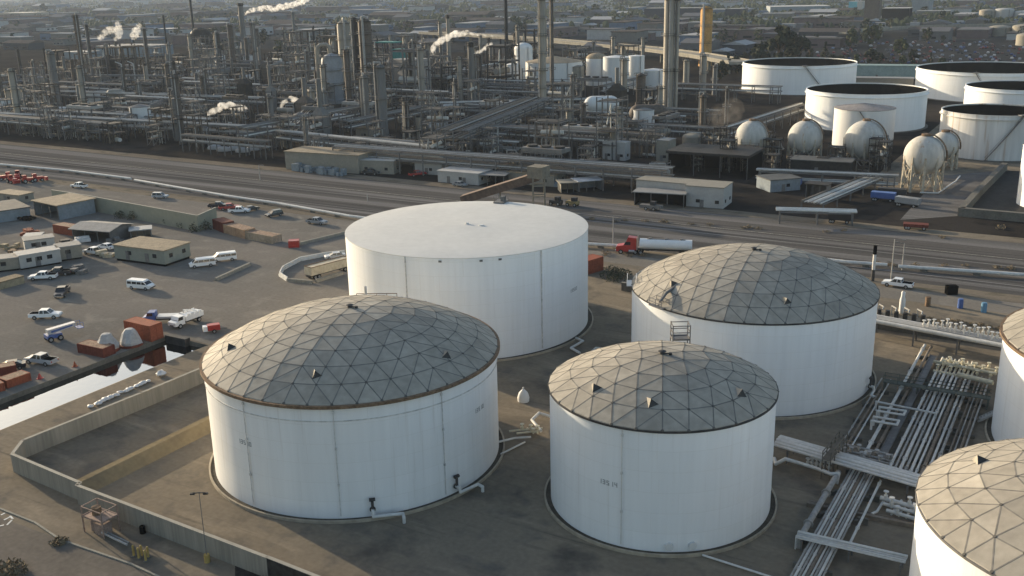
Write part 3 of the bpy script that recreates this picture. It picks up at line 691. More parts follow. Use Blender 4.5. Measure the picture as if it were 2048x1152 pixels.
for yy in (-.1, 2.1):
    mb = MB()
    for x in (-.6, .6, 1.8, 3.0): mb.bar((x, yy, 0 if x in (-.6, 3.0) else 3.0), (x, yy, 4.1), .09)
    for z in (3.6, 4.1): mb.bar((-.6, yy, z), (3, yy, z), .08)
    mb.build('railing', PIPEG, root)
mb = MB()
for yy in (.2, 1.8): mb.bar((-.6, yy, 3.0), (-4.2, yy, .1), .12, .25)
for k in range(10): mb.box((-.8-.36*k, 1.0, 2.8-.29*k), (.3, 1.6, .05))
mb.build('stair', PIPEG, root)
# ------------------------------------------------------------------ small things by the lower left wall
root = thing('rusty_skid', 'rusty railed equipment skid standing against the lower left wall', 'equipment skid', at(205, 1062), TH)
SK = mat('pinkish_rusty_paint', (.26, .19, .155), .8, var=.3, scale=1.5)
mb = MB()
for x in (-1.7, 1.7):
    for y in (-1.1, 1.1): mb.bar((x, y, 0), (x, y, 3.3), .13)
for z in (2.1, 3.25):
    for y in (-1.1, 1.1): mb.bar((-1.7, y, z), (1.7, y, z), .1)
    for x in (-1.7, 1.7): mb.bar((x, -1.1, z), (x, 1.1, z), .1)
mb.build('frame', SK, root)
MB().box((0, 0, 2.05), (3.6, 2.4, .1)).build('deck', SK, root)
mb = MB(); mb.cyl((-.5, 0, 2.1), (-.5, 0, 3.0), .55, n=14); mb.build('drum', RUST, root, smooth=40)
mb = MB(); mb.box((.5, -.2, .7), (1.6, 1.2, 1.4)); mb.cyl((-.9, -.3, .1), (-.9, -.3, 1.5), .4, n=12); mb.build('pump', SK, root)
mb = MB(); mb.tube([(1.0, -.8, .5), (3.2, -1.0, .5), (5.6, -1.1, .4)], .14, 7); mb.tube([(1.0, -.3, .35), (5.2, -.6, .3)], .1, 7); mb.build('hose_pipe', PIPEG, root, smooth=50)
ST = None
for i, (px, py) in enumerate(((268, 1112), (278, 1117), (284, 1112), (292, 1122), (297, 1115))):
    if ST is None:
        b = thing('bollard', '', 'bollard', (0, 0, 0)); MB().cyl((0, 0, 0), (0, 0, 1.25), .13, n=10).sphere((0, 0, 1.25), .13, 10, 6).build('post', YEL, b, smooth=50); MB().box((0, 0, .04), (.5, .5, .08)).build('footing', CONCD, b); ST = Stock(b)
    ST.put(at(px, py), 0, 'yellow bollard in the tight cluster right of the rusty skid', 'yellow bollards by the rusty skid')
b = tag(MB().cyl(at(286, 1066), at(286, 1066)+Vector((0, 0, .9)), .35, .32, 12).build('drum', BLACK, None, smooth=40), 'black oil drum in the wall shadow right of the rusty skid', 'drum')
root = thing('lamp_post', 'thin post with a yellow foot standing before the lower left wall', 'lamp post', at(415, 1124))
MB().cyl((0, 0, .9), (0, 0, 8.5), .05, .035, 8).build('pole', STEEL, root); MB().cyl((0, 0, 0), (0, 0, .95), .32, n=12).build('foot', YEL, root, smooth=40)
mb = MB(); mb.bar((-.7, 0, 8.4), (.7, 0, 8.4), .1); mb.box((-.7, 0, 8.3), (.5, .3, .16)); mb.box((.7, 0, 8.3), (.5, .3, .16)); mb.build('lamp_head', DSTEEL, root)
# rubble and bushes
def lump(mb, c, r, n=9, zs=.8, seed=0):
    rnd = random.Random(seed); k = len(mb.v); mb.sphere(c, r, n, 6, zs)
    for i in range(k, len(mb.v)):
        v = Vector(mb.v[i])-Vector(c); mb.v[i] = tuple(Vector(c)+v*rnd.uniform(.72, 1.2))
def bush(name, p, r, h, label, material, cat='bush', group=None, seed=1, leaves=160):
    rnd = random.Random(seed); mb = MB()
    for i in range(leaves):
        a = rnd.uniform(0, 6.28); q = r*math.sqrt(rnd.random()); z = h*(rnd.random()**.8)*(1-.5*q/r)
        c = Vector((q*math.cos(a), q*math.sin(a), z)); d = Vector((rnd.uniform(-1, 1), rnd.uniform(-1, 1), rnd.uniform(-.3, 1))).normalized(); t = d.orthogonal().normalized(); s = rnd.uniform(.12, .3)*max(1, r*.6)
        mb.add([c-t*s*.5, c+t*s*.5, c+d*s*1.6], [(0, 1, 2)])
    root = thing(name, label, cat, p, 0, group); mb.build('foliage', material, root)
    mb = MB()
    for i in range(5):
        a = rnd.uniform(0, 6.28); mb.cyl((0, 0, 0), (r*.5*math.cos(a), r*.5*math.sin(a), h*.6), .05*max(1, r*.4), .02, 5)
    mb.build('stem', RUST, root); return root
LEAF = mat('dusty_dark_foliage', (.055, .06, .035), .9, var=.4, scale=1.5)
LEAF2 = mat('dry_brown_foliage', (.16, .125, .08), .9, var=.35, scale=1.5)
bush('dry_bush', at(10, 1152), 2.2, 1.6, 'dry brown bush cut off by the lower left picture corner', LEAF2, seed=3, leaves=420)
bush('weed_patch', at(118, 1086), .9, .5, 'small dry weed on the kerb of the service road', LEAF2, seed=4)
for i, (px, py) in enumerate(((266, 431), (310, 433), (337, 440), (366, 447), (412, 452), (240, 428), (390, 455))):
    bush('shrub', at(px, py+8), 1.5, 2.6, 'dark shrub growing at the foot of the pale green yard wall', LEAF, group='shrubs along the pale green wall', seed=10+i, leaves=200)
for i in range(7):  # dark shrubs added to darken the foot of the wall
    bush('shrub', W(-69.5+1.6*i, 65.4-.06*i-(i % 2)*.5), 1.3, 1.5, 'dark shrub added to darken the ground outside the wall at the bottom edge', LEAF, 'bush', 'added dark shrubs outside the wall at the bottom edge', 300+i, 200)
SB = MB(); lump(SB, (0, 0, .2), .5, 9, .45, 3); sb = tag(SB.build('sandbag', WHITE2, None, smooth=60), 'white sandbag in the row lying on the canal path', 'sandbag', 'white sandbags along the canal path')
for i in range(16):
    f = i/15; p = at(186+f*108, 813-f*48)+Vector((random.uniform(-.3, .3), random.uniform(-.3, .3), 0))
    if i == 0: sb.location = p
    else:
        o = sb.copy(); COL.objects.link(o); o.location = p; o.rotation_euler = (0, 0, random.uniform(0, 3)); o.scale = [random.uniform(.7, 1.3)]*3
mb = MB(); lump(mb, (0, 0, .45), .8, 10, .7, 5); o = tag(mb.build('bulk_bag', WHITE2, None, smooth=60), 'fat white bulk bag left on the canal path by the sandbag row', 'bulk bag'); o.location = at(322, 752)

# ------------------------------------------------------------------ vehicles (built facing +x, centre at origin)
def wheel(root, x, y, r=.38, wd=.26):
    t = MB().cyl((x, y-wd/2, r), (x, y+wd/2, r), r, n=14).build('wheel', TYRE, root, smooth=40)
    s = 1 if y > 0 else -1
    MB().cyl((x, y+s*wd*.42, r), (x, y+s*(wd/2+.015), r), r*.58, n=12).build('rim', RIM, t)
def wheels4(root, xf, xr, hw, r=.38):
    for x in (xf, xr):
        for y in (-hw, hw): wheel(root, x, y, r)
def lights(root, xf, xr, hw, z):
    for s in (-1, 1):
        MB().box((xf, s*hw, z), (.06, .34, .18)).build('headlight', CHROME, root)
        MB().box((xr, s*hw, z), (.06, .2, .26)).build('tail_light', CARR, root)
def cabin(root, prof, hw, paint, z0, z1):
    """tapered glasshouse: glass block with a painted roof and pillars"""
    f = lambda z: (z-z0)/(z1-z0)*.16
    gl = MB().side(prof, -hw, hw, f).build('window_band', GLASS, root)
def car(label, paint, kind, group=None):
    root = thing(kind[0], label, kind[1], (0, 0, 0), 0, group)
    k = kind[0]
    if k == 'pickup':
        b = MB().side([(-2.9, .45), (2.9, .45), (2.9, .78), (2.72, .98), (1.3, 1.12), (-2.9, 1.12)], -.98, .98, lambda z: .05 if z > .9 else 0)
        b.build('body', paint, root)
        cabin(root, [(-.8, 1.1), (1.35, 1.1), (.55, 1.72), (-.68, 1.72)], .92, paint, 1.1, 1.72)
        r = MB(); r.box((-.08, 0, 1.75), (1.5, 1.56, .08))
        for x0, z0, x1, z1 in ((.6, 1.74, 1.38, 1.1), (-.70, 1.74, -.82, 1.1), (.0, 1.74, 0.02, 1.1)):
            for s in (-1, 1): r.bar((x0, s*.77, z0), (x1, s*.94, z1), .1)
        r.build('cab_roof', paint, root)
        MB().box((-1.86, 0, 1.125), (1.9, 1.6, .03)).build('bed_liner', BLACK, root)
        MB().box((2.93, 0, .55), (.1, 1.9, .2)).build('bumper', CHROME, root)
        wheels4(root, 1.85, -1.75, .88, .40); lights(root, 2.89, -2.92, .75, .85)
    elif k == 'van':
        MB().side([(-2.8, .4), (2.8, .4), (2.82, .85), (2.3, 1.12), (2.1, 1.2), (-2.8, 1.2)], -1.0, 1.0).build('body', paint, root)
        MB().side([(-2.74, 1.2), (2.1, 1.2), (1.45, 1.75), (-2.7, 1.75)], -.97, .97, lambda z: (z-1.2)*.16).build('window_band', GLASS, root)
        r = MB(); r.side([(-2.78, 1.74), (1.5, 1.74), (1.2, 2.0), (-2.7, 2.02)], -.92, .92, lambda z: (z-1.74)*.4)
        for x in (-2.7, -1.55, -.3, .85):
            for s in (-1, 1): r.bar((x, s*.9, 1.75), (x, s*1.0, 1.18), .16, .05)
        for s in (-1, 1): r.bar((1.47, s*.88, 1.75), (2.12, s*.98, 1.18), .1)
        r.build('roof', paint, root)
        MB().box((2.84, 0, .55), (.1, 1.9, .2)).build('bumper', DSTEEL, root)
        wheels4(root, 1.8, -1.7, .9, .38); lights(root, 2.82, -2.81, .78, .9)
    else:
        suv = k == 'suv'; h = 1.72 if suv else 1.45; L = 2.35
        MB().side([(-L, .35), (L, .35), (L, .72), (L-.25, .88), (1.0, .98), (-L, .98)], -.92, .92, lambda z: .05 if z > .8 else 0).build('body', paint, root)
        top = [(-2.25 if suv else -1.75, .97), (1.15, .97), (.35, h-.05), (-2.0 if suv else -1.05, h-.05)]
        cabin(root, top, .86, paint, .97, h)
        r = MB(); x0, x1 = top[3][0], top[2][0]; r.box(((x0+x1)/2, 0, h-.03), (x1-x0+.12, 1.42, .07))
        for a, b in (((x1, h-.04), (1.18, .97)), ((x0, h-.04), (top[0][0], .97)), (((x0+x1)/2, h-.04), ((x0+x1)/2, .97))):
            for s in (-1, 1): r.bar((a[0], s*.71, a[1]), (b[0], s*.87, b[1]), .09)
        r.build('roof', paint, root)
        wheels4(root, 1.45, -1.4, .82, .33); lights(root, L, -L, .65, .7)
    return root
PICK, VAN, SED, SUV = ('pickup', 'pickup'), ('van', 'van'), ('sedan', 'car'), ('suv', 'car')
def put_px(root, a, b, z=0.0):
    """rear pixel a, front pixel b"""
    pa, pb = at(*a), at(*b); d = pb-pa; root.location = (pa+pb)/2+Vector((0, 0, z)); root.rotation_euler = (0, 0, math.atan2(d.y, d.x))
    return root
for lab, paint, kind, a, b in (
    ('white crew pickup parked below the white roofed trailers at the left', CARW, PICK, (116, 557), (58, 560)),
    ('dark pickup parked behind the white crew pickup by the trailers', CARK, PICK, (136, 549), (98, 551)),
    ('dark pickup with a white bonnet facing down alone in the open yard', CARK, PICK, (134, 580), (116, 600)),
    ('white pickup standing alone in the open yard above the blue boom lift', CARW, PICK, (64, 637), (120, 635)),
    ('silver and white pickup at the left edge near the canal', CARS, PICK, (120, 732), (48, 722)),
    ('black sedan cut by the left picture edge beside the orange bins', CARK, SED, (46, 735), (-2, 742)),
    ('white passenger van nearest the single long barrier', CARW, VAN, (430, 530), (380, 536)),
    ('white passenger van parked behind another van, farther right', CARW, VAN, (470, 519), (426, 524)),
    ('white passenger van alone in the middle of the yard', CARW, VAN, (254, 575), (312, 580)),
    ('white pickup parked in shade left of the brown roofed building', CARW, PICK, (206, 511), (172, 506)),
    ('white sedan by the shed clutter behind the brown roofed building', CARW, SED, (226, 500), (200, 496)),
    ('white flatbed looking pickup far up the yard near the long wall', CARW, PICK, (176, 377), (142, 374)),
    ('silver car parked behind the long green wall, alone', CARS, SUV, (308, 396), (334, 396)),
    ('black pickup leftmost of the parked row behind the green wall', CARK, PICK, (424, 416), (452, 415)),
    ('dark red pickup second in the row behind the green wall', CARR, PICK, (446, 420), (472, 418)),
    ('white pickup in the front of the row behind the green wall', CARW, PICK, (462, 426), (496, 425)),
    ('black sedan rightmost of the row behind the green wall', CARK, SED, (490, 424), (514, 419)),
    ('black small suv standing apart right of the parked row', CARK, SUV, (557, 431), (540, 434)),
    ('grey pickup alone at the left of the flat roofed tank', CARG, PICK, (614, 446), (654, 450)),
    ('silver car half hidden behind the tan box trailer', CARS, SED, (690, 515), (650, 519)),
    ('white pickup beside the light pole near the white road pipe at right', CARW, PICK, (1806, 575), (1784, 572)),
    ('black pickup parked beside the roadside warehouses', CARK, PICK, (722, 348), (762, 350)),
    ('red pickup parked by the white roadside trailer', CARR, PICK, (822, 353), (848, 350)),
    ('grey sedan parked by the pale roadside garages', CARG, SED, (905, 371), (935, 374))):
    put_px(car(lab, paint, kind), a, b)
# red farm style tractors at the far left
def red_tractor(lab):
    root = thing('red_loader', lab, 'loader', (0, 0, 0), 0, 'red machines parked at the left edge')
    MB().side([(-1.2, .7), (2.2, .7), (2.2, 1.5), (.2, 1.7), (-1.2, 1.5)], -.8, .8).build('body', CARR, root)
    MB().box((-.6, 0, 2.1), (1.2, 1.3, 1.1)).build('cab', CARR, root); MB().box((-.6, 0, 2.15), (1.26, 1.2, .6)).build('window_band', GLASS, root)
    MB().box((2.9, 0, .7), (.8, 2.2, 1.0)).build('bucket', CARR, root)
    for x, r in ((-.8, .7), (1.4, .5)):
        for y in (-.9, .9): wheel(root, x, y, r, .35)
    return root
for i, (px, py, l) in enumerate(((14, 360, 'red loader leftmost of the red machines'), (24, 366, 'red loader standing in front of the red machine row'), (36, 357, 'red loader at the back middle of the red machines'), (54, 366, 'red loader in front, second from the right of the red machines'), (74, 363, 'red loader rightmost of the red machines'))):
    r = red_tractor(l+' at the left edge'); r.location = at(px, py); r.rotation_euler = (0, 0, random.uniform(0, 6))
# blue boom lift
root = thing('boom_lift', 'blue boom lift with a white box arm standing in the open yard', 'boom lift', (0, 0, 0))
MB().box((-1.2, 0, .95), (2.6, 1.9, .7)).build('chassis', CARB, root)
mb = MB(); mb.side([(-2.2, 1.3), (2.8, 1.9), (2.8, 2.5), (-2.2, 2.2)], -.55, .55); mb.build('boom', CARS, root); MB().side([(-1.6, 1.55), (2.2, 2.0), (2.2, 2.25), (-1.6, 1.95)], -.58, .58).build('boom_stripe', CARB, root)
mb = MB(); mb.box((3.5, 0, 1.3), (1.1, 1.7, .12))
for x in (3.0, 4.0):
    for y in (-.8, .8): mb.bar((x, y, 1.3), (x, y, 2.3), .07)
mb.bar((3, -.8, 2.3), (4, -.8, 2.3), .07); mb.bar((3, .8, 2.3), (4, .8, 2.3), .07); mb.build('basket', CARB, root)
for x in (-2.0, -.3):
    for y in (-.95, .95): wheel(root, x, y, .5, .35)
put_px(root, (84, 686), (158, 668))
# service truck and blue stake truck
def box_truck(name, lab, cat, cabp, boxp, L, boxh, boxz=1.0):
    root = thing(name, lab, cat)
    MB().box((0, 0, .7), (L, 1.0, .3)).build('chassis', DSTEEL, root)
    x = L/2
    MB().side([(x-2.3, .6), (x, .6), (x, 1.3), (x-.7, 1.45), (x-.95, 2.2), (x-2.3, 2.2)], -1.0, 1.0, lambda z: max(0, z-1.4)*.12).build('cab', cabp, root)
    MB().side([(x-1.9, 1.5), (x-.71, 1.5), (x-.95, 2.08), (x-1.9, 2.08)], -1.01, 1.01, lambda z: max(0, z-1.4)*.12).build('window_band', GLASS, root)
    MB().box((-1.25, 0, boxz+boxh/2), (L-2.6, 2.1, boxh)).build('load_box', boxp, root)
    for xx in (x-1.1, -x+1.2, -x+2.2)[:2 if L < 7 else 3]:
        for y in (-.9, .9): wheel(root, xx, y, .45, .3)
    lights(root, x, -x, .75, 1.0)
    return root
t = box_truck('service_truck', 'white service truck with open side lockers beside the canal head', 'truck', CARW, CARW, 6.8, .9)
mb = MB()
for i in range(4): mb.box((-2.6+.9*i, .95, 2.05), (.6, .2, .35)); mb.box((-2.6+.9*i, -.95, 2.05), (.6, .2, .35))
mb.bar((-2.6, 0, 2.0), (.4, 0, 2.9), .25); mb.build('crane_arm', CARW, t)
put_px(t, (404, 637), (342, 660))
put_px(box_truck('flatbed_truck', 'blue flatbed truck parked behind the white service truck', 'truck', CARB, CARS, 6.4, .35), (350, 643), (298, 645))
# semi trailer truck, red
root = thing('semi_truck', 'red bonneted semi truck with a long white tank trailer on the roadside', 'truck')
MB().side([(4.0, .6), (8.6, .6), (8.6, 1.5), (8.4, 1.8), (6.9, 2.05), (6.35, 2.9), (5.9, 3.9), (4.0, 3.7)], -1.15, 1.15, lambda z: max(0, z-2)*.1).build('tractor_cab', CARR, root)
MB().side([(5.3, 2.15), (6.86, 2.15), (6.4, 2.85), (5.3, 2.85)], -1.17, 1.17, lambda z: max(0, z-2)*.1).build('window_band', GLASS, root)
for y in (-1.05, 1.05):
    MB().cyl((3.85, y, 1.0), (3.85, y, 4.0), .09, n=8).build('exhaust_stack', CHROME, root)
    MB().cyl((4.4, y, .75), (5.7, y, .75), .33, n=12).build('fuel_tank', CHROME, root)
MB().box((8.66, 0, .75), (.16, 2.2, .35)).build('bumper', CHROME, root); MB().box((8.62, 0, 1.25), (.06, 1.2, .7)).build('grille', CHROME, root)
tr = MB(); tr.cyl((-8.3, 0, 2.35), (3.3, 0, 2.35), 1.18, n=24); tr.build('trailer_tank', CARW, root, smooth=40)
mb = MB(); mb.box((-2.6, 0, 3.5), (8.5, .7, .12))
for x in (-6, -2.5, 1): mb.cyl((x, 0, 3.4), (x, 0, 3.75), .4, n=12)
mb.build('top_walkway', STEEL, root)
MB().box((-1.5, 0, 1.05), (13.5, .9, .3)).build('chassis', DSTEEL, root)
for x in (-7.3, -6.0, 3.0, 4.2, 7.5):
    for y in (-1.0, 1.0): wheel(root, x, y, .52, .42)
put_px(root, (1385, 511), (1234, 505))
# tan box trailer inside the barrier loop
root = thing('box_trailer', 'tan box trailer with a rusty roof rim inside the white barriers', 'trailer')
TAN = mat('tan_trailer_paint', (.42, .37, .28), .7, var=.2)
MB().box((0, 0, 1.9), (10.5, 2.5, 1.7)).build('body', TAN, root); MB().box((0, 0, .85), (11, 1.2, .35)).build('chassis', DSTEEL, root)
mb = MB(); mb.box((0, -1.2, 2.82), (10.6, .14, .14)); mb.box((0, 1.2, 2.82), (10.6, .14, .14)); mb.box((-5.2, 0, 2.82), (.14, 2.5, .14)); mb.box((5.2, 0, 2.82), (.14, 2.5, .14)); mb.build('roof_rim', RUST, root)
for x in (-4.2, -3.2, 3.8):
    for y in (-1.0, 1.0): wheel(root, x, y, .48, .3)
put_px(root, (612, 561), (700, 537))
# bins and containers in the yard
def container(lab, p, rz, L, Wd, H, material, group=None, open_top=False):
    root = thing('container', lab, 'container', p, rz, group)
    mb = MB(); n = int(L/.5)
    mb.box((0, 0, H/2+.08), (L-.1, Wd-.1, H-.08))
    for s in (-1, 1):
        for i in range(n): mb.box((-L/2+.3+i*(L-.6)/max(1, n-1), s*(Wd/2-.04), H/2+.05), (.22, .1, H-.35))
    mb.build('corrugated_body', material, root)
    fr = MB()
    for x in (-L/2, L/2):
        for y in (-Wd/2, Wd/2): fr.box((x, y, H/2), (.14, .14, H))
    for z in (.08, H):
        for y in (-Wd/2, Wd/2): fr.box((0, y, z), (L, .12, .12))
        for x in (-L/2, L/2): fr.box((x, 0, z), (.12, Wd, .12))
    fr.build('frame', material, root)
    if open_top: MB().box((0, 0, H+.03), (L-.3, Wd-.3, .04)).build('load', mat('scrap_load', (.25, .17, .12), .9, var=.5, scale=2), root)
    else:
        for y in (-Wd/4, Wd/4): MB().box((L/2+.05, y, H/2), (.06, Wd/2-.1, H-.3)).build('door', material, root)
    return root
def cont_px(lab, a, b, Wd, H, material, **k):
    pa, pb = at(*a), at(*b); d = (pb-pa); L = d.length; nrm = Vector((-d.y, d.x, 0)).normalized()
    if nrm.y < 0: nrm = -nrm
    return container(lab, (pa+pb)/2+nrm*Wd/2, math.atan2(d.y, d.x), L, Wd, H, material, **k)
cont_px('orange shipping container standing beside the canal head', (252, 672), (303, 684), 2.6, 2.9, ORANGE)
cont_px('low dark red open skip on the canal bank left of the tarpaulin heaps', (157, 705), (208, 716), 2.4, 1.6, BROWNR, open_top=True)
cont_px('orange open skip at the left edge nearest the canal', (-14, 788), (10, 781), 2.4, 1.3, ORANGE, open_top=True)
cont_px('orange open skip second from the left edge by the canal', (16, 777), (62, 761), 2.4, 1.3, ORANGE, open_top=True)
cont_px('dark red skip behind the parked black sedan at the left edge', (2, 755), (34, 749), 2.2, 1.6, BROWNR, open_top=True)
cont_px('faded orange open bin leftmost in the yard clutter', (108, 466), (150, 473), 3, 2.2, ORANGE, open_top=True)
cont_px('dark red container at the start of the bin row right of the green wall', (427, 458), (447, 466), 3, 2.6, BROWNR)
cont_px('tan open bin in the middle of the bin row right of the green wall', (448, 466), (490, 478), 3, 2.2, mat('tan_bin_paint', (.34, .23, .15), .8, var=.25), open_top=True)
cont_px('beige open bin ending the bin row right of the green wall', (492, 478), (545, 488), 3, 1.8, mat('beige_bin_paint', (.33, .27, .2), .8, var=.25), open_top=True)
cont_px('small bright red box at the corner of the yard fence', (578, 496), (598, 495), 2, 1.6, CARR)
cont_px('red brown container partly hidden by the right side of the flat roofed tank', (1172, 551), (1206, 540), 3, 3, ORANGE)
for lab, px, py in (('conical grey tarpaulin heap between the orange container and the dark red skip', 216, 700), ('bigger conical grey tarpaulin heap leaning on the orange container', 262, 690)):
    root = thing('tarpaulin_heap', lab, 'tarpaulin heap', at(px, py))
    mb = MB(); mb.lathe([(2.0, .35), (1.9, .9), (1.2, 2.3), (.85, 2.9), (.7, 3.0), (.01, 3.05)], 11)
    for i in range(len(mb.v)):
        v = Vector(mb.v[i]); s = random.uniform(.88, 1.1); mb.v[i] = (v.x*s, v.y*s, v.z)
    mb.build('tarpaulin', TARP, root); MB().cyl((0, 0, 0), (0, 0, .4), 2.1, n=16).build('pallet_base', BROWNR, root)
root = thing('traffic_cone', 'orange cone lying on the bank beside the dark red skip', 'cone', at(150, 733)); MB().cyl((0, 0, .05), (0, 0, .9), .35, .06, 10).build('cone', ORANGE, root); MB().box((0, 0, .03), (.8, .8, .06)).build('base', ORANGE, root)
root = thing('traffic_cone', 'small red cone near the left skips on the canal bank', 'cone', at(80, 757)); MB().cyl((0, 0, .05), (0, 0, .9), .4, .06, 10).build('cone', CARR, root); MB().box((0, 0, .03), (.9, .9, .06)).build('base', CARR, root)
root = thing('pump_trailer', 'small red and white pump trailer above the dome of the rusty rimmed tank', 'trailer', at(428, 664), .4)
MB().box((0, 0, 1.0), (2.2, 1.3, 1.0)).build('body', CARR, root); MB().box((-1.4, 0, .9), (.9, 1.2, .9)).build('tool_box', CARW, root)
for y in (-.75, .75): wheel(root, 0, y, .35, .2)
mb = MB(); mb.bar((1.0, 0, .5), (2.4, 0, .4), .1); mb.build('tow_bar', DSTEEL, root)

# ------------------------------------------------------------------ buildings
def building(lab, a, b, c, h, wallm, roofm, name='building', cat='building', over=.4, pitch=0.0, doors=1, wins=3, skirt=0.0, group=None, roof_t=.25, open_front=False, doorm=None):
    """a-b: base pixels of the near facade (left to right), c: depth in metres or a pixel of the far right corner"""
    pa, pb = at(*a), at(*b); d = pb-pa; L = d.length; x = d.normalized(); yv = Vector((-x.y, x.x, 0))
    D = c if not isinstance(c, tuple) else (at(*c)-pb).length
    root = thing(name, lab, cat, pa, math.atan2(d.y, d.x), group)
    t = .22
    mb = MB()
    z0 = skirt
    if not open_front: mb.box((L/2, t/2, (h+z0)/2), (L, t, h-z0))
    mb.box((L/2, D-t/2, (h+z0)/2), (L, t, h-z0)); mb.box((t/2, D/2, (h+z0)/2), (t, D-2*t, h-z0)); mb.box((L-t/2, D/2, (h+z0)/2), (t, D-2*t, h-z0))
    if pitch:
        for xx in (t/2, L-t/2): mb.add([(xx-t/2, 0, h), (xx+t/2, 0, h), (xx+t/2, D, h), (xx-t/2, D, h), (xx-t/2, D/2, h+pitch-.02), (xx+t/2, D/2, h+pitch-.02)], [(0, 1, 5, 4), (2, 3, 4, 5), (0, 4, 3), (1, 2, 5)])
    mb.build('wall', wallm, root)
    if open_front:
        mb = MB()
        for i in range(4): mb.box((.15+i*(L-.3)/3, .12, h/2), (.18, .18, h))
        mb.build('post_row', STEEL, root)
    mb = MB()
    if pitch:
        o = over; mb.add([(-o, -o, h-.02), (L+o, -o, h-.02), (L+o, D/2, h+pitch), (-o, D/2, h+pitch), (-o, D+o, h-.02), (L+o, D+o, h-.02)], [(0, 1, 2, 3), (3, 2, 5, 4)])
        mb.add([(-o, -o, h-.2), (L+o, -o, h-.2), (L+o, D/2, h+pitch-.18), (-o, D/2, h+pitch-.18), (-o, D+o, h-.2), (L+o, D+o, h-.2), (-o, -o, h-.02), (L+o, -o, h-.02)], [(3, 2, 1, 0), (4, 5, 2, 3), (0, 1, 7, 6)])
    else: mb.box((L/2, D/2, h+roof_t/2), (L+2*over, D+2*over, roof_t))
    mb.build('roof', roofm, root)
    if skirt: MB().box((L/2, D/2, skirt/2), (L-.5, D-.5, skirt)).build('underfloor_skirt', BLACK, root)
    dm = doorm or STEEL
    if not open_front:
        for i in range(doors):
            xx = L*(i+.7)/(doors+.6); MB().box((xx, -.03, z0+1.05), (1.1, .08, 2.1)).build('door', dm, root)
        for i in range(wins):
            xx = L*(i+.5)/wins+.9
            if xx < L-.8: MB().box((xx, -.03, z0+min(1.7, (h-z0)*.6)), (1.1, .08, .9)).build('window', GLASS, root)
        n2 = max(0, min(3, int(D/4)))
        for i in range(n2 if wins else 0): MB().box((L+.03, D*(i+.5)/n2, z0+min(1.7, (h-z0)*.6)), (.08, 1.0, .9)).build('window', GLASS, root)
    return root
W_GREEN = mat('pale_green_siding', (.23, .24, .205), .75, var=.08, scale=.4)
W_BEIGE = mat('beige_siding', (.25, .23, .19), .8, var=.1, scale=.4)
W_WHITE = mat('white_siding', (.36, .355, .34), .7, var=.08, scale=.4)
W_BLUE = mat('blue_grey_siding', (.20, .23, .25), .7, var=.15)
RF_BRN = mat('brown_stained_roof', (.25, .205, .145), .8, var=.25, scale=.6)
RF_GRY = mat('grey_metal_roof', (.24, .235, .225), .6, var=.15, scale=.5)
RF_WHT = mat('white_roof_sheet', (.40, .39, .37), .6, var=.1)
RF_DRK = mat('dark_roof_sheet', (.10, .10, .095), .7, var=.2)
building('pale green cabin with a brown stained flat roof on dark skirting', (231, 521), (331, 534), (397, 519), 3.6, W_GREEN, RF_BRN, 'site_cabin', 'cabin', .25, doors=2, wins=2, skirt=.55)
building('shed with a beige flat roof and blue grey side before the long green wall', (70, 430), (118, 441), (178, 424), 4.0, W_BLUE, RF_BRN, 'shed', 'shed', .5, open_front=True)
building('open shed under a grey corrugated metal roof amid the yard clutter', (146, 480), (222, 486), 8, 3.0, STEEL, RF_GRY, 'shed', 'shed', .6, pitch=.9, open_front=True)
building('small white trailer office with a bright roof edge, lowest at the left', (42, 541), (124, 527), 4.5, 3.2, W_WHITE, RF_WHT, 'trailer_office', 'trailer office', .15, skirt=.4, wins=4)
building('white trailer office touching the bright edged one on its right', (118, 524), (166, 517), 4.2, 3.2, W_BEIGE, RF_GRY, 'trailer_office', 'trailer office', .15, skirt=.4, wins=2)
building('grey trailer office behind the white ones at the left', (52, 508), (112, 500), 4.2, 3.0, W_WHITE, RF_GRY, 'trailer_office', 'trailer office', .15, skirt=.4, wins=3)
building('flat grey trailer office cut by the left picture edge', (-40, 550), (40, 540), 4.5, 2.8, W_BEIGE, RF_GRY, 'trailer_office', 'trailer office', .15, skirt=.4, wins=3)
building('low long grey storage shed at the left edge beside the beige roofed shed', (-60, 455), (62, 436), 14, 3.0, W_BLUE, RF_DRK, 'shed', 'shed', .3, wins=0)
building('low tan walled pen at the left edge below the flat grey trailer', (0, 580), (50, 566), 3, 1.4, mat('tan_timber', (.26, .22, .15), .9, var=.3), LEAF2, 'storage_pen', 'pen', .05, wins=0, doors=0)
building('tiny tan hut behind the red loaders at the left', (-10, 402), (40, 408), 5, 2.4, W_BEIGE, RF_BRN, 'hut', 'hut', .2, wins=1)
building('small white tarpaulin roofed stall among the yard clutter', (50, 492), (82, 490), 3.5, 2.2, TARP, RF_WHT, 'stall', 'stall', .3, open_front=True)
building('low white roofed lean to between grey shed and brown roofed cabin', (262, 480), (304, 476), 4, 2.2, W_BEIGE, RF_WHT, 'lean_to', 'shed', .3, open_front=True)
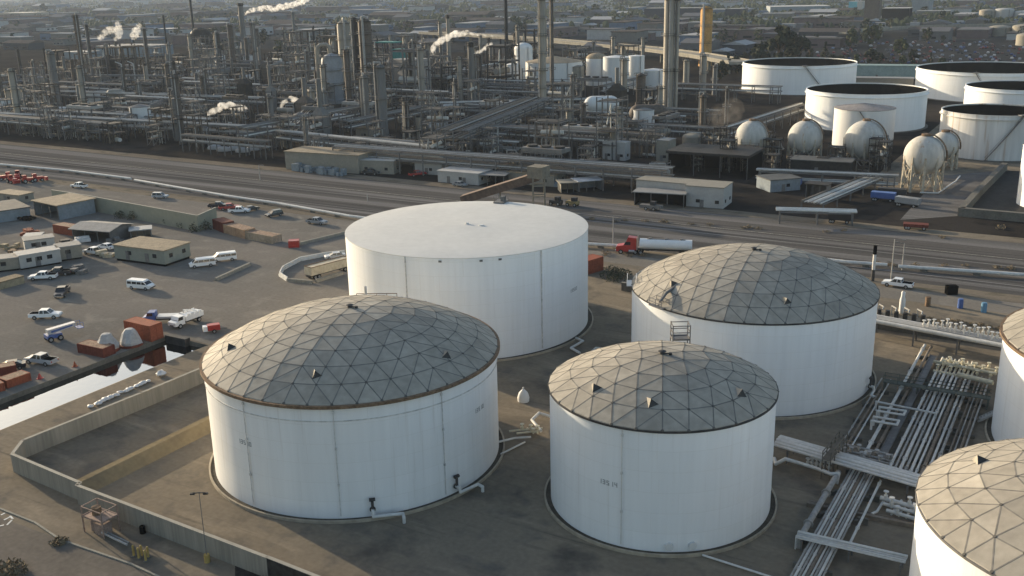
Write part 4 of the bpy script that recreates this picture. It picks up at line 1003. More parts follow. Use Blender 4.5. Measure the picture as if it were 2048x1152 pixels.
# clutter in the yard
CL = [('stack of tan timber', 20, 498, mat('tan_timber', (.26, .22, .15))), ('heap of rusty scrap', 38, 510, RUST), ('heap of orange pipes', 60, 470, ORANGE), ('stack of dark crates', 120, 492, DSTEEL), ('heap of pale tarpaulins', 76, 478, TARP), ('heap of dark scrap', 170, 468, DSTEEL), ('stack of grey plates', 232, 486, STEEL), ('heap of brown scrap', 262, 466, RUST), ('heap of white sacks', 165, 484, WHITE2), ('pile of black hoses', 54, 440, BLACK), ('stack of pale pallets', 215, 512, TAN), ('pile of grey drums', 160, 545, STEEL)]
for i, (l, px, py, m_) in enumerate(CL):
    rnd = random.Random(i); mb = MB()
    for k in range(9):
        mb.box((rnd.uniform(-1.6, 1.6), rnd.uniform(-1.2, 1.2), .3+rnd.uniform(0, .9)*(k > 3)), (rnd.uniform(.8, 2.2), rnd.uniform(.6, 1.6), rnd.uniform(.4, .9)), rnd.uniform(0, 3))
    o = tag(mb.build('material_heap', m_), l+(' lying in the left yard clutter by the trailer offices' if i not in (6, 7, 10) else ' lying close to the brown roofed cabin'), 'heap'); o.location = at(px, py)

# ------------------------------------------------------------------ white road pipe
def road_pipe(lab, pts, z=.8, r=.38):
    root = thing('road_pipe', lab, 'pipe', pts[0])
    o = Vector(pts[0]); P = [Vector(p)-o+Vector((0, 0, z)) for p in pts]
    MB().tube(P, r, 10).build('pipe', PIPEW, root, smooth=50)
    mb = MB()
    for a, b in zip(P, P[1:]):
        n = max(1, int((b-a).length/8))
        for i in range(n): mb = MB(); p = a.lerp(b, (i+.5)/n); mb.box((p.x, p.y, (z-r)/2), (.5, 1.4, z-r), TH+math.pi/2); mb.build('saddle', CONCD, root)
road_pipe('left part of the long white pipe along the road edge', [at(-60, 326), at(0, 333), at(140, 346), at(262, 362)])
road_pipe('middle part of the white road pipe ending behind the flat roofed tank', [at(270, 365), at(460, 398), at(555, 412), at(700, 438), at(760, 446)])
road_pipe('white road pipe part running right behind the red semi truck', [at(1100, 490), at(1236, 498), at(1300, 506)])
road_pipe('short white road pipe part left of the gap by the light poles', [at(1600, 520), at(1690, 531), at(1774, 537)])
road_pipe('long white road pipe part reaching the right picture edge', [at(1796, 540), at(1900, 547), at(2120, 562)])
# poles
def pole(lab, px, py, top, arm=1, name='light_pole'):
    p = at(px, py); h = zat(p, px, top); root = thing(name, lab, 'light pole', p, TH)
    MB().cyl((0, 0, 0), (0, 0, h), .16, .09, 8).build('pole', PIPEG, root)
    if arm: MB().bar((0, 0, h-.1), (1.6*arm, 0, h+.1), .1).box((1.7*arm, 0, h+.08), (.9, .35, .16)).build('lamp_arm', STEEL, root)
pole('tall light pole left of the red semi truck', 1226, 496, 432, 1)
pole('light pole just left of the gap in the white road pipe', 1782, 560, 478, 1)
pole('light pole in the gap of the white road pipe, right one', 1804, 540, 486, -1)
pole('light pole standing in the road behind the smallest yard cars', 735, 402, 388, 0)
pole('light pole on the far kerb left of the conveyor', 520, 360, 330, 1)
p = at(1745, 562); root = thing('vent_stack', 'short black and white banded stack behind the gauge platform tank', 'stack', p)
MB().cyl((0, 0, 0), (0, 0, 2.4), .35, n=12).build('lower_pipe', DSTEEL, root, smooth=40); MB().cyl((0, 0, 2.4), (0, 0, 5.6), .32, n=12).build('white_pipe', PIPEW, root, smooth=40); MB().cyl((0, 0, 5.6), (0, 0, 7.4), .36, n=12).build('black_top', BLACK, root, smooth=40)
# things right of the gauge platform tank
root = thing('vertical_vessel', 'slim white vertical vessel behind the overhead pipe bridge', 'vessel', at(1803, 626)); MB().lathe([(.45, 0), (.55, .3), (.5, 2.6), (.35, 3.2), (.35, 4.0), (.12, 4.2)], 14).build('vessel', WHITE2, root, smooth=50); MB().cyl((.5, 0, .5), (1.1, 0, .5), .12, n=8).build('nozzle', PIPEW, root)
for lab, px, py, m_, r in (('dark blue drum on the strip behind the overhead bridge', 1920, 616, CARB, .5), ('light blue tall drum right of the dark blue one', 1967, 624, mat('light_blue_plastic', (.12, .25, .38), .5), .5), ('small rusty red drum near the white vertical vessel', 1855, 612, RUST, .5)):
    o = tag(MB().cyl((0, 0, 0), (0, 0, 1.7), r, n=14).cyl((0, 0, 1.7), (0, 0, 1.8), r*.85, n=14).build('drum', m_, None, smooth=40), lab, 'drum'); o.location = at(px, py)
o = tag(MB().box((0, 0, .8), (2.0, 1.4, 1.6)).box((0, 0, 1.65), (2.1, 1.5, .1)).build('black_cabinet', BLACK), 'black square cabinet on the pale strip beyond the bridge', 'cabinet'); o.location = at(1902, 588)
root = thing('piping_skid', 'dark grey pump skid with pipes between the domed tank and the overhead bridge', 'pump skid', at(1800, 640), TH)
MB().box((0, 0, .2), (9, 4, .4)).build('base', CONCD, root)
for i in range(6): MB().cyl((-3.6+1.5*i, -.6, .4), (-3.6+1.5*i, -.6, 1.7), .4, n=10).build('pump', DSTEEL, root, smooth=40)
for i in range(4): MB().tube([(-4+2.2*i, 1.4, .4), (-4+2.2*i, 1.4, 2.0), (-3+2.2*i, .2, 2.0), (-3+2.2*i, -.6, 1.7)], .13, 6).build('pipe', PIPEG, root)
for i in range(14):
    px = 1760+20*i; bush('weed_tuft', at(px, 632+i*2.2+random.uniform(-4, 4)), .8, .6, 'low dry weed along the strip behind the overhead bridge', LEAF2, 'weed', 'weeds behind the overhead bridge', 60+i, 60)
for i, (px, py) in enumerate(((1222, 545), (1236, 548), (1250, 552), (1214, 556), (1244, 560), (1228, 562))):
    bush('shrub', at(px, py), 1.6, 1.8, 'dark shrub growing in the clump right of the flat roofed tank', LEAF, 'bush', 'shrubs right of the flat roofed tank', 90+i, 150)

# ------------------------------------------------------------------ open topped tanks behind the refinery
def px_tank(xl, xr, yb):
    p = at((xl+xr)/2, yb); a, b = ray(xl, yb), ray(xr, yb)
    al = abs(math.atan2(a.x, a.y)-math.atan2(b.x, b.y))/2; d = math.hypot(p.x, p.y); s = math.sin(al); D = d/(1-s)
    return Vector((p.x/d*D, p.y/d*D, 0)), D*s
def open_tank(lab, xl, xr, yb, H, wall=WHITE, stair=None, group='open topped white tanks'):
    c, R = px_tank(xl, xr, yb)
    root = thing('open_top_tank', lab, 'storage tank', c, 0, group)
    MB().ring((0, 0, 0), R-.2, R+1.2, 0, .3, 72).build('foundation_kerb', CONCD, root)
    MB().lathe([(R, .1), (R, H), (R-.25, H), (R-.25, H-5.2)], 96).build('shell', wall, root, smooth=30)
    MB().ring((0, 0, 0), R-.02, R+.55, H-1.3, H-1.15, 96).build('wind_girder', wall, root)
    MB().ring((0, 0, 0), R-.32, R+.1, H-.05, H+.12, 96).build('rim', wall, root)
    d = MB(); d.lathe([(R-.28, H-.3), (R-.28, H-4.9), (R-1.2, H-4.95), (R-1.2, H-5.15), (.01, H-5.0)], 72); d.build('floating_roof', BLACK, root)
    tocam = math.atan2(-c.y, -c.x)
    if stair is not None:
        a0 = tocam+stair[0]; a1 = tocam+stair[1]; n = 14; mb = MB()
        for i in range(n):
            t0, t1 = i/n, (i+1)/n; b0, b1 = a0+(a1-a0)*t0, a0+(a1-a0)*t1; r = R+.6
            mb.bar((r*math.cos(b0), r*math.sin(b0), H*t0+.2), (r*math.cos(b1), r*math.sin(b1), H*t1+.2), .9, .2)
            mb.bar(((r+.4)*math.cos(b0), (r+.4)*math.sin(b0), H*t0+1.3), ((r+.4)*math.cos(b1), (r+.4)*math.sin(b1), H*t1+1.3), .08)
        mb.build('spiral_stair', STEEL, root)
        MB().box(((R+.3)*math.cos(a1), (R+.3)*math.sin(a1), H+.3), (2.2, 2.6, .2), a1).build('gauge_platform', STEEL, root)
    return c, R
open_tank('open topped white tank standing farthest left of the open tanks', 1481, 1708, 191, 14.6, stair=(.5, .1))
open_tank('open topped white tank right behind the small cone roofed tank', 1605, 1846, 266, 14.6)
open_tank('very wide open topped white tank farthest back at the right edge', 1822, 2135, 207, 13.6, stair=(.05, -.2))
open_tank('open topped white tank mostly hidden behind the rust streaked one', 1920, 2150, 248, 13.2)
open_tank('rust streaked open topped white tank at the right edge', 1870, 2090, 323, 14.7, RUSTWHITE, stair=(-.1, .5))
c, R = px_tank(1662, 1784, 303)
root = thing('cone_roof_tank', 'small white tank with a grey cone roof before an open tank', 'storage tank', c)
MB().lathe([(R, .1), (R, 14.0)], 64).build('shell', WHITE2, root, smooth=30); MB().lathe([(R+.15, 13.9), (R+.15, 14.05), (.01, 15.6)], 64).build('cone_roof', mat('rusty_grey_roof', (.24, .22, .21), .8, var=.25, scale=.5), root, smooth=30)
a0 = math.atan2(-c.y, -c.x); mb = MB()
for i in range(12):
    b0, b1 = a0-.15+.9*i/12, a0-.15+.9*(i+1)/12; z0, z1 = 13.9-13.6*i/12, 13.9-13.6*(i+1)/12
    mb.bar(((R+.5)*math.cos(b0), (R+.5)*math.sin(b0), z0), ((R+.5)*math.cos(b1), (R+.5)*math.sin(b1), z1), .8, .25)
mb.build('spiral_stair', STEEL, root)
c, R = px_tank(2028, 2200, 426)
root = thing('cone_roof_tank', 'white tank cut by the right picture edge, sunlit on its left', 'storage tank', c)
MB().lathe([(R, .1), (R, 15.6), (R+.1, 15.6), (R+.1, 15.8)], 64).build('shell', WHITE, root, smooth=30); MB().lathe([(R+.05, 15.75), (.01, 16.6)], 64).build('cone_roof', RF_GRY, root, smooth=30)
mb = MB(); mb.box((-R*.75, -R*.75, 16.6), (2.4, 2.0, 1.6)); mb.build('gauge_hut', STEEL, root)
# white tanks in the refinery
def plain_tank(lab, xl, xr, yb, ytop, rise=1.4, wall=WHITE2, roof=None, name='process_tank', dome=False):
    c, R = px_tank(xl, xr, yb); d = c.length; f = c*(1-R/d); H = max(3, zat(f, (xl+xr)/2, ytop))
    root = thing(name, lab, 'storage tank', c)
    MB().lathe([(R, .05), (R, H)], 48).build('shell', wall, root, smooth=30)
    pr = [(R*math.cos(t), H+rise*math.sin(t)) for t in (0, .3, .6, .9, 1.2, 1.5)] if dome else [(R+.1, H-.02), (R+.1, H+.1), (.01, H+rise)]
    MB().lathe(pr, 48).build('roof', roof or wall, root, smooth=40)
    a = math.atan2(-c.y, -c.x)+.5; mb = MB(); mb.bar(((R+.3)*math.cos(a), (R+.3)*math.sin(a), 0), ((R+.3)*math.cos(a), (R+.3)*math.sin(a), H+1), .6, .15); mb.build('ladder', STEEL, root)
    return root
plain_tank('white cone roofed refinery tank, widest of the white cluster', 1052, 1164, 184, 127, 3, roof=RF_BRN)
plain_tank('tall white dome topped tank rising behind the white cluster', 1030, 1066, 165, 98, 3.5, dome=True)
plain_tank('white refinery tank leftmost in the cluster', 1012, 1040, 168, 130, 1)
plain_tank('white refinery tank with a beige dome roof behind the paired tanks', 1172, 1214, 172, 118, 3, roof=RF_BRN, dome=True)
plain_tank('white refinery tank in the middle of the cluster, flat topped', 1206, 1257, 186, 116, 1)
plain_tank('slim white tank rightmost of the tall cluster', 1256, 1288, 178, 113, .6)
plain_tank('low wide white tank behind the grey twin columns', 1284, 1330, 176, 142, 1)
plain_tank('narrow white vertical tank before the widest cluster tank', 1126, 1136, 178, 150, .5)
plain_tank('cream vertical tank beside the narrow white one', 1138, 1168, 182, 134, .8, wall=W_BEIGE)
plain_tank('low round pale tank left of the leftmost gas sphere, nearer the black hall', 1364, 1408, 298, 276, 1.2, wall=W_BEIGE, dome=True)
plain_tank('low round pale tank touching the leftmost gas sphere on its left', 1414, 1464, 300, 276, 1.2, wall=W_BEIGE, dome=True)
# spheres
def sphere_tank(lab, px, py, rpx, yb, mt, group='white gas spheres on legs'):
    p = at(px, yb); p = p*(1+0); k = ppm(p); R = rpx/k; zc = zat(p, px, py)
    root = thing('gas_sphere', lab, 'gas sphere', p, 0, group)
    MB().sphere((0, 0, zc), R, 32, 20).build('shell', mt, root, smooth=60)
    for i in range(10):
        a = 2*math.pi*i/10; MB().cyl((R*.98*math.cos(a), R*.98*math.sin(a), 0), (R*.95*math.cos(a), R*.95*math.sin(a), zc), .38, n=8).build('leg', mat('cream_leg_paint', (.38, .34, .27), .7, var=.25, rust=.3), root, smooth=40)
    mb = MB()
    for i in range(10):
        a, b = 2*math.pi*i/10, 2*math.pi*(i+1)/10
        for s, e in ((.4, zc-R*.45), (zc-R*.45, .4)): mb.bar((R*math.cos(a), R*math.sin(a), s), (R*math.cos(b), R*math.sin(b), e), .22)
    mb.build('cross_bracing', mat('cream_leg_paint', (.4, .36, .28)), root)
    MB().cyl((0, 0, zc+R-.1), (0, 0, zc+R+.5), 1.3, n=14).build('top_platform', RUST, root)
    mb = MB(); prev = None
    for i in range(11):
        t = R_(-10+9.5*i); q = Vector(((R+.6)*math.cos(t)*math.cos(-.7), (R+.6)*math.cos(t)*math.sin(-.7), zc+(R+.6)*math.sin(t)))
        if prev: mb.bar(prev, q, .9, .18)
        prev = q
    mb.build('stair', RUST, root)
    return root
SPHM = mat('sphere_cream_white', (.44, .425, .39), .65, var=.16, scale=.3, streak=True, rust=.2)
s_ = sphere_tank('gas sphere nearest the road, clearly white with leg bracing in full view', 1842, 310, 39, 380, SPHM)
sphere_tank('gas sphere leftmost of the row, beside the brown hazy pipe racks', 1502, 274, 33, 318, SPHM)
sphere_tank('gas sphere second from the left with a beige lit side', 1608, 275, 34, 320, SPHM)
sphere_tank('gas sphere standing in front of the small cone roofed tank', 1727, 281, 40, 324, SPHM)
sphere_tank('gas sphere half hidden right behind the nearest one', 1884, 290, 27, 336, SPHM)

# ------------------------------------------------------------------ refinery: columns and vessels
C_LIGHT = mat('pale_beige_column_paint', (.27, .245, .205), .6, var=.15, scale=.3, streak=True)
C_GREY = mat('grey_column_lagging', (.155, .15, .142), .6, var=.15, scale=.3, streak=True)
C_DARK = mat('dark_sooty_steel', (.04, .037, .034), .7, var=.3)
C_BROWN = mat('brown_grey_lagging', (.11, .09, .074), .7, var=.25, scale=.3)
C_YEL = mat('ochre_scaffold_wrap', (.44, .24, .075), .7, var=.25)
C_ORA = mat('orange_red_paint', (.30, .08, .03), .7, var=.2)
C_TEAL = mat('teal_green_paint', (.05, .19, .18), .7, var=.15)
def column(lab, px, yb, yt, wpx, m_, kind='column', plat=3, group=None, cat='process column', off=0.0):
    p = at(px, yb); k = ppm(p); h = max(3, zat(p, px, yt)); r = max(.25, wpx/k/2)
    return column_w(lab, p, h, r, m_, kind, plat, group, cat)
def column_w(lab, p, h, r, m_, kind='column', plat=3, group=None, cat='process column'):
    root = thing({'column': 'process_column', 'stack': 'smoke_stack', 'vessel': 'process_vessel'}[kind], lab, cat, p, TH, group)
    n = 14 if r > .8 else 10
    if kind == 'stack':
        MB().lathe([(r*1.5, 0), (r*1.25, h*.15), (r, h*.4), (r*.9, h), (r*.75, h), (r*.75, h-1)], n).build('shaft', m_, root, smooth=40)
        MB().cyl((0, 0, h-min(2.5, h*.08)), (0, 0, h+.05), r*.97, n=n).build('top_band', C_DARK, root, smooth=40)
    else:
        MB().lathe([(r*1.12, 0), (r*1.12, h*.08), (r, h*.1), (r, h-r*.8), (r*.92, h-r*.45), (r*.6, h-r*.15), (.01, h)], n).build('shell', m_, root, smooth=40)
    for i in range(plat):
        z = h*(.98-.86*(i/max(1, plat))) - .8
        if z < 2: continue
        mb = MB(); mb.ring((0, 0, 0), r*.9, r+1.0, z, z+.15, n); mb.ring((0, 0, 0), r+.92, r+1.0, z+.95, z+1.08, n)
        for j in range(0, n, 2):
            t = 2*math.pi*j/n; mb.bar(((r+.95)*math.cos(t), (r+.95)*math.sin(t), z), ((r+.95)*math.cos(t), (r+.95)*math.sin(t), z+1.05), .08)
        mb.build('platform', STEEL if i % 2 else C_DARK, root)
    a = random.uniform(3.6, 5.6); x, y = (r+.25)*math.cos(a), (r+.25)*math.sin(a)
    mb = MB(); mb.bar((x, y, 0), (x, y, h), .5, .12); mb.build('ladder', STEEL, root)
    if kind == 'column':
        a = random.uniform(3.4, 6); q = r+.5; x, y = q*math.cos(a), q*math.sin(a)
        MB().tube([(0, 0, h-.1), (0, 0, h+.7), (x, y, h+.7), (x, y, h*.05)], max(.14, r*.2), 7).build('overhead_pipe', PIPEG, root, smooth=50)
    return root
COLS = [
 ('thin dark stack at the far left picture edge', 9, 215, 42, 6, C_BROWN, 'stack', 1),
 ('stubby olive vessel leftmost of a pair beside the left edge', 23, 228, 176, 12, C_LIGHT, 'vessel', 2),
 ('stubby olive vessel right one of the pair beside the left edge', 45, 230, 172, 16, C_LIGHT, 'vessel', 2),
 ('short black stack above the olive vessel pair', 47, 172, 98, 5, C_DARK, 'stack', 0),
 ('slim white vessel standing just left of the black stack', 33, 178, 142, 6, WHITE2, 'vessel', 1),
 ('grey column with two platforms above the left pipe rack', 118, 215, 102, 13, C_GREY, 'column', 3),
 ('pale grey column with a wide foot near the left pipe rack', 163, 218, 164, 10, C_LIGHT, 'column', 2),
 ('tall thin brown column reaching the hazy skyline at left', 174, 195, 28, 9, C_BROWN, 'column', 5),
 ('brown column close right of the tall thin brown one', 190, 180, 48, 7, C_BROWN, 'column', 3),
 ('slim grey stack with a black head among the left units', 239, 150, 84, 5, C_GREY, 'stack', 1),
 ('pale thin stack under the small white steam patches', 296, 186, 126, 7, C_LIGHT, 'stack', 1),
 ('dark column behind the pale thin stack', 302, 170, 56, 6, C_BROWN, 'column', 3),
 ('hair thin black mast left of the dark vessel block', 337, 120, 30, 3, C_DARK, 'stack', 0),
 ('pale grey slim column left of the dark vessel block', 346, 170, 86, 8, C_GREY, 'column', 3),
 ('black flare mast standing behind the dark vessel block', 392, 110, -4, 5, C_DARK, 'stack', 1),
 ('fat black regenerator vessel in the dark block left of centre', 408, 130, 54, 42, C_DARK, 'vessel', 3),
 ('black column touching the fat black regenerator', 440, 140, 64, 12, C_DARK, 'column', 3),
 ('beige column under the dark block, with a domed top', 414, 186, 144, 8, C_LIGHT, 'vessel', 1),
 ('pale small column just right of the dark block base', 425, 150, 98, 7, C_LIGHT, 'vessel', 1),
 ('dark brown column midway between the dark block and grey stack', 470, 150, 48, 9, C_BROWN, 'column', 4),
 ('tall pale grey stack whose steam drifts along the top edge', 490, 108, 6, 11, C_GREY, 'stack', 2),
 ('light grey column with a black head right of the steaming stack', 516, 168, 44, 8, C_GREY, 'column', 4),
 ('thin grey column behind the gooseneck pipe', 592, 110, 24, 6, C_GREY, 'column', 2),
 ('brown grey column left of the gooseneck pipe', 617, 172, 102, 11, C_BROWN, 'column', 3),
 ('huge pale blue grey reactor drum with dark bands', 669, 206, 106, 42, mat('pale_blue_grey_lagging', (.25, .26, .27), .6, var=.1, scale=.3), 'vessel', 3),
 ('tall broad beige column rising behind the reactor drum', 696, 190, 40, 26, C_LIGHT, 'column', 4),
 ('tall broad dark column pair, left one, beside the beige column', 718, 196, 34, 16, C_DARK, 'column', 5),
 ('tall broad dark grey column rightmost beside the beige one', 738, 200, 36, 26, C_BROWN, 'column', 6),
 ('straight grey column standing in front of the dark pair', 733, 264, 150, 17, C_GREY, 'column', 2),
 ('leaning looking grey column right of the dark column pair', 768, 272, 128, 19, C_GREY, 'column', 2),
 ('pale column left of twins beside the horseshoe steam', 627, 244, 178, 14, C_LIGHT, 'column', 2),
 ('grey column right of twins beside the horseshoe steam', 652, 244, 180, 15, C_GREY, 'column', 2),
 ('bright narrow stack with a thin tip left of the wide pipe bank', 813, 280, 194, 11, C_LIGHT, 'stack', 1),
 ('short bright stack next to the wide pipe bank', 838, 284, 230, 10, C_LIGHT, 'stack', 0),
 ('long light beige column below the thick steam plume', 846, 222, 94, 12, C_LIGHT, 'column', 2),
 ('dark framed column close left of the light beige column', 828, 176, 82, 15, C_DARK, 'column', 4),
 ('lone grey stack in front of the far overpass', 945, 212, 84, 13, C_GREY, 'stack', 1),
 ('pale orange topped stack behind the thick steam plume', 899, 132, 30, 7, C_LIGHT, 'stack', 1),
 ('hair thin tall black stack left of the white tank cluster', 1015, 150, -6, 6, C_DARK, 'stack', 0),
 ('very tall pale column with dark platforms before the white cluster', 1087, 234, -8, 13, C_LIGHT, 'column', 6),
 ('thin tall rusty column beside the very tall pale one', 1105, 205, -6, 7, C_BROWN, 'column', 4),
 ('pale slender column in front of the flat topped white tank', 1248, 214, 116, 12, C_LIGHT, 'column', 3),
 ('pale column foot with dark collars left of the brown drum', 1239, 288, 212, 14, C_LIGHT, 'vessel', 3),
 ('brown grey thick column above the brown drum', 1281, 210, 146, 19, C_BROWN, 'vessel', 2),
 ('very tall thick grey column rising out of the frame', 1334, 236, -10, 20, C_LIGHT, 'column', 3),
 ('tall narrow grey column clinging right of the thick grey one', 1350, 236, -8, 8, C_LIGHT, 'column', 3),
 ('tall ochre wrapped column lit by the sun', 1410, 132, 12, 24, C_YEL, 'column', 3),
 ('pale lower neck column under the ochre wrapped one', 1406, 186, 108, 11, C_LIGHT, 'column', 2),
 ('hazy grey column left of the gas spheres', 1404, 288, 188, 12, C_BROWN, 'column', 3),
 ('short grey column by the dark bushes behind the open tanks', 1428, 190, 130, 8, C_GREY, 'column', 2),
 ('small beige column at the foot of the tall thick grey one', 1320, 240, 172, 10, C_LIGHT, 'column', 2),
 ('short brown vessel left of the ochre column foot', 1372, 168, 118, 12, W_BEIGE, 'vessel', 1),
 ('slim dark column behind the leftmost gas sphere', 1452, 250, 176, 8, C_BROWN, 'column', 2),
 ('small rust brown column in the middle smoke', 1168, 262, 206, 8, C_BROWN, 'column', 2),
 ('short pale column right of the lone grey stack', 990, 282, 236, 8, C_LIGHT, 'vessel', 1),
 ('dark slim stack close behind the lone grey stack', 962, 176, 110, 6, C_DARK, 'stack', 1),
 ('grey slim vessel on the front edge left of the roadside buildings', 548, 272, 190, 8, C_GREY, 'column', 2),
 ('grey slim vessel on the front edge near the horseshoe steam', 525, 290, 236, 9, C_GREY, 'vessel', 1),
]
for c_ in COLS: column(*c_)
# gooseneck pipe
p = at(640, 178); k = ppm(p); h = zat(p, 640, 90)
mb = MB(); L = 24/k; mb.tube([(0, 0, 0), (0, 0, h-3), (L*.08, 0, h-1.2), (L*.3, 0, h), (L*.75, 0, h), (L, 0, h-1.2), (L*1.05, 0, h-5)], 4.2/k, 10)
o = tag(mb.build('gooseneck_pipe', C_LIGHT, None, smooth=60), 'pale gooseneck pipe arching over beside the big reactor drum', 'pipe'); o.location = p
# horizontal drums
def drum(lab, px, yb, yc, wpx, hpx, m_, group=None):
    p = at(px, yb); k = ppm(p); L = wpx/k; r = hpx/k/2; zc = zat(p, px, yc); root = thing('horizontal_drum', lab, 'drum vessel', p, 0, group)
    MB().cyl((-L/2+r*.5, 0, zc), (L/2-r*.5, 0, zc), r, n=20).sphere((-L/2+r*.6, 0, zc), r*.98, 16, 10).sphere((L/2-r*.6, 0, zc), r*.98, 16, 10).build('shell', m_, root, smooth=50)
    for x in (-L*.3, L*.3):
        mb = MB(); mb.box((x, 0, (zc-r*.7)/2), (.8, r*1.4, zc-r*.7)); mb.build('leg', CONCD, root)
    return root
drum('big white horizontal drum on legs in front of the white cluster', 1203, 252, 208, 58, 32, WHITE2)
drum('fat brown horizontal drum at the foot of the tall grey column', 1296, 262, 226, 64, 34, C_BROWN)
drum('pale horizontal drum below the fat brown one', 1310, 290, 264, 58, 14, W_BEIGE)
drum('pale horizontal drum amid the left units', 235, 216, 186, 28, 16, C_LIGHT)
drum('white small horizontal drum close above the left pipe rack', 126, 226, 218, 18, 9, WHITE2)
# beige blank panel building and the teal one
building('blank beige panel unit beside the teal roofed unit', (788, 192), (822, 196), 14, zat(at(800, 194), 800, 120), mat('beige_panel', (.30, .28, .26), .8, var=.06), RF_GRY, 'panel_building', 'building', .1, wins=0, doors=0)
p = at(782, 170); root = thing('teal_structure', 'open steel unit with a bright teal roof and side panel', 'process unit', p, TH); h = zat(p, 782, 84)
mb = MB()
for x in (-6, 6):
    for y in (-4, 4): mb.bar((x, y, 0), (x, y, h), .5)
for z in (h*.4, h*.7): mb.box((0, 0, z), (12, 8, .4))
mb.build('steel_frame', C_DARK, root); MB().box((0, 0, h), (13.5, 9, .7)).build('roof', C_TEAL, root); MB().box((8.5, -1, h-6.5), (6, 8, 5.5)).build('side_panel', C_TEAL, root)

# ------------------------------------------------------------------ pipe racks
def pipe_rack(lab, p0, p1, wd, h, n, mts, levels=2, group=None, step=9.0, rs=(.14, .3)):
    p0, p1 = Vector(p0), Vector(p1); d = p1-p0; L = d.length; root = thing('pipe_rack', lab, 'pipe rack', p0, math.atan2(d.y, d.x), group)
    k = int(L/step)+1
    fr = MB()
    for i in range(k+1):
        x = min(i*step, L)
        for y in (-wd/2, wd/2): fr.bar((x, y, 0), (x, y, h), .32)
        for l in range(levels): fr.bar((x, -wd/2, h-l*2.4-.15), (x, wd/2, h-l*2.4-.15), .3)
    for l in range(levels):
        for y in (-wd/2, wd/2): fr.bar((0, y, h-l*2.4-.2), (L, y, h-l*2.4-.2), .25, .3)
    fr.build('steel_frame', STEEL, root)
    for l in range(levels):
        for i in range(n):
            r = random.uniform(*rs); y = -wd/2+wd*(i+.5)/n; z = h-l*2.4+r
            MB().cyl((-1, y, z), (L+1, y, z), r, n=7).build('pipe', random.choice(mts), root, smooth=50)
    return root
PM = [PIPEG, PIPEB, PIPEW, C_GREY, PIPEG, STEEL]
def rack_px(lab, a, b, wd, h, n, mts=PM, levels=2, **k):
    return pipe_rack(lab, at(a[0], a[1], h)-Vector((0, 0, h)), at(b[0], b[1], h)-Vector((0, 0, h)), wd, h, n, mts, levels, **k)
rack_px('long pale pipe rack along the front edge of the left refinery', (-20, 226), (560, 256), 5, 7, 5, [PIPEW, PIPEG, PIPEB, PIPEG, PIPEW])
rack_px('second pipe rack just behind the long pale one at left', (-20, 214), (420, 238), 4, 6, 4)
rack_px('pipe rack running behind the roadside warehouses to the centre', (560, 262), (880, 296), 5, 7, 6)
rack_px('broad grey pipe rack above the roadside garages', (680, 292), (1335, 338), 8, 7, 9, [PIPEG, STEEL, PIPEG, PIPEB, C_GREY], 2)
rack_px('lower pipe rack in front of the broad grey one', (900, 318), (1330, 346), 3.5, 4.5, 4)
rack_px('wide dark pipe bank climbing away toward the tall pale column', (905, 262), (1075, 196), 13, 10, 12, [PIPEG, STEEL, C_DARK, PIPEB, STEEL], 2)
rack_px('pipe rack passing below the white tank cluster', (880, 205), (1240, 196), 6, 8, 6)
rack_px('pipe rack from the wide bank to the brown drum', (1010, 250), (1320, 272), 5, 7, 5)
rack_px('hazy pipe rack leading to the leftmost gas sphere', (1450, 256), (1600, 208), 4, 7, 4)
rack_px('pipe rack going back between gas spheres and roadside tanks', (1625, 405), (1745, 355), 6, 2.5, 7, [PIPEW, PIPEG, PIPEB, PIPEW], 1)
rack_px('low pipe rack in front of the gas spheres', (1520, 340), (1790, 352), 3, 4, 4)
rack_px('pipe rack crossing the left units farther back', (120, 182), (520, 196), 5, 8, 5)
rack_px('pipe rack far back in the left haze', (40, 150), (360, 152), 5, 9, 4)
rack_px('pipe rack running back left of the twin columns', (585, 250), (640, 196), 4, 7, 4)
rack_px('pipe rack running back from the left front edge', (240, 240), (330, 200), 4, 7, 4)
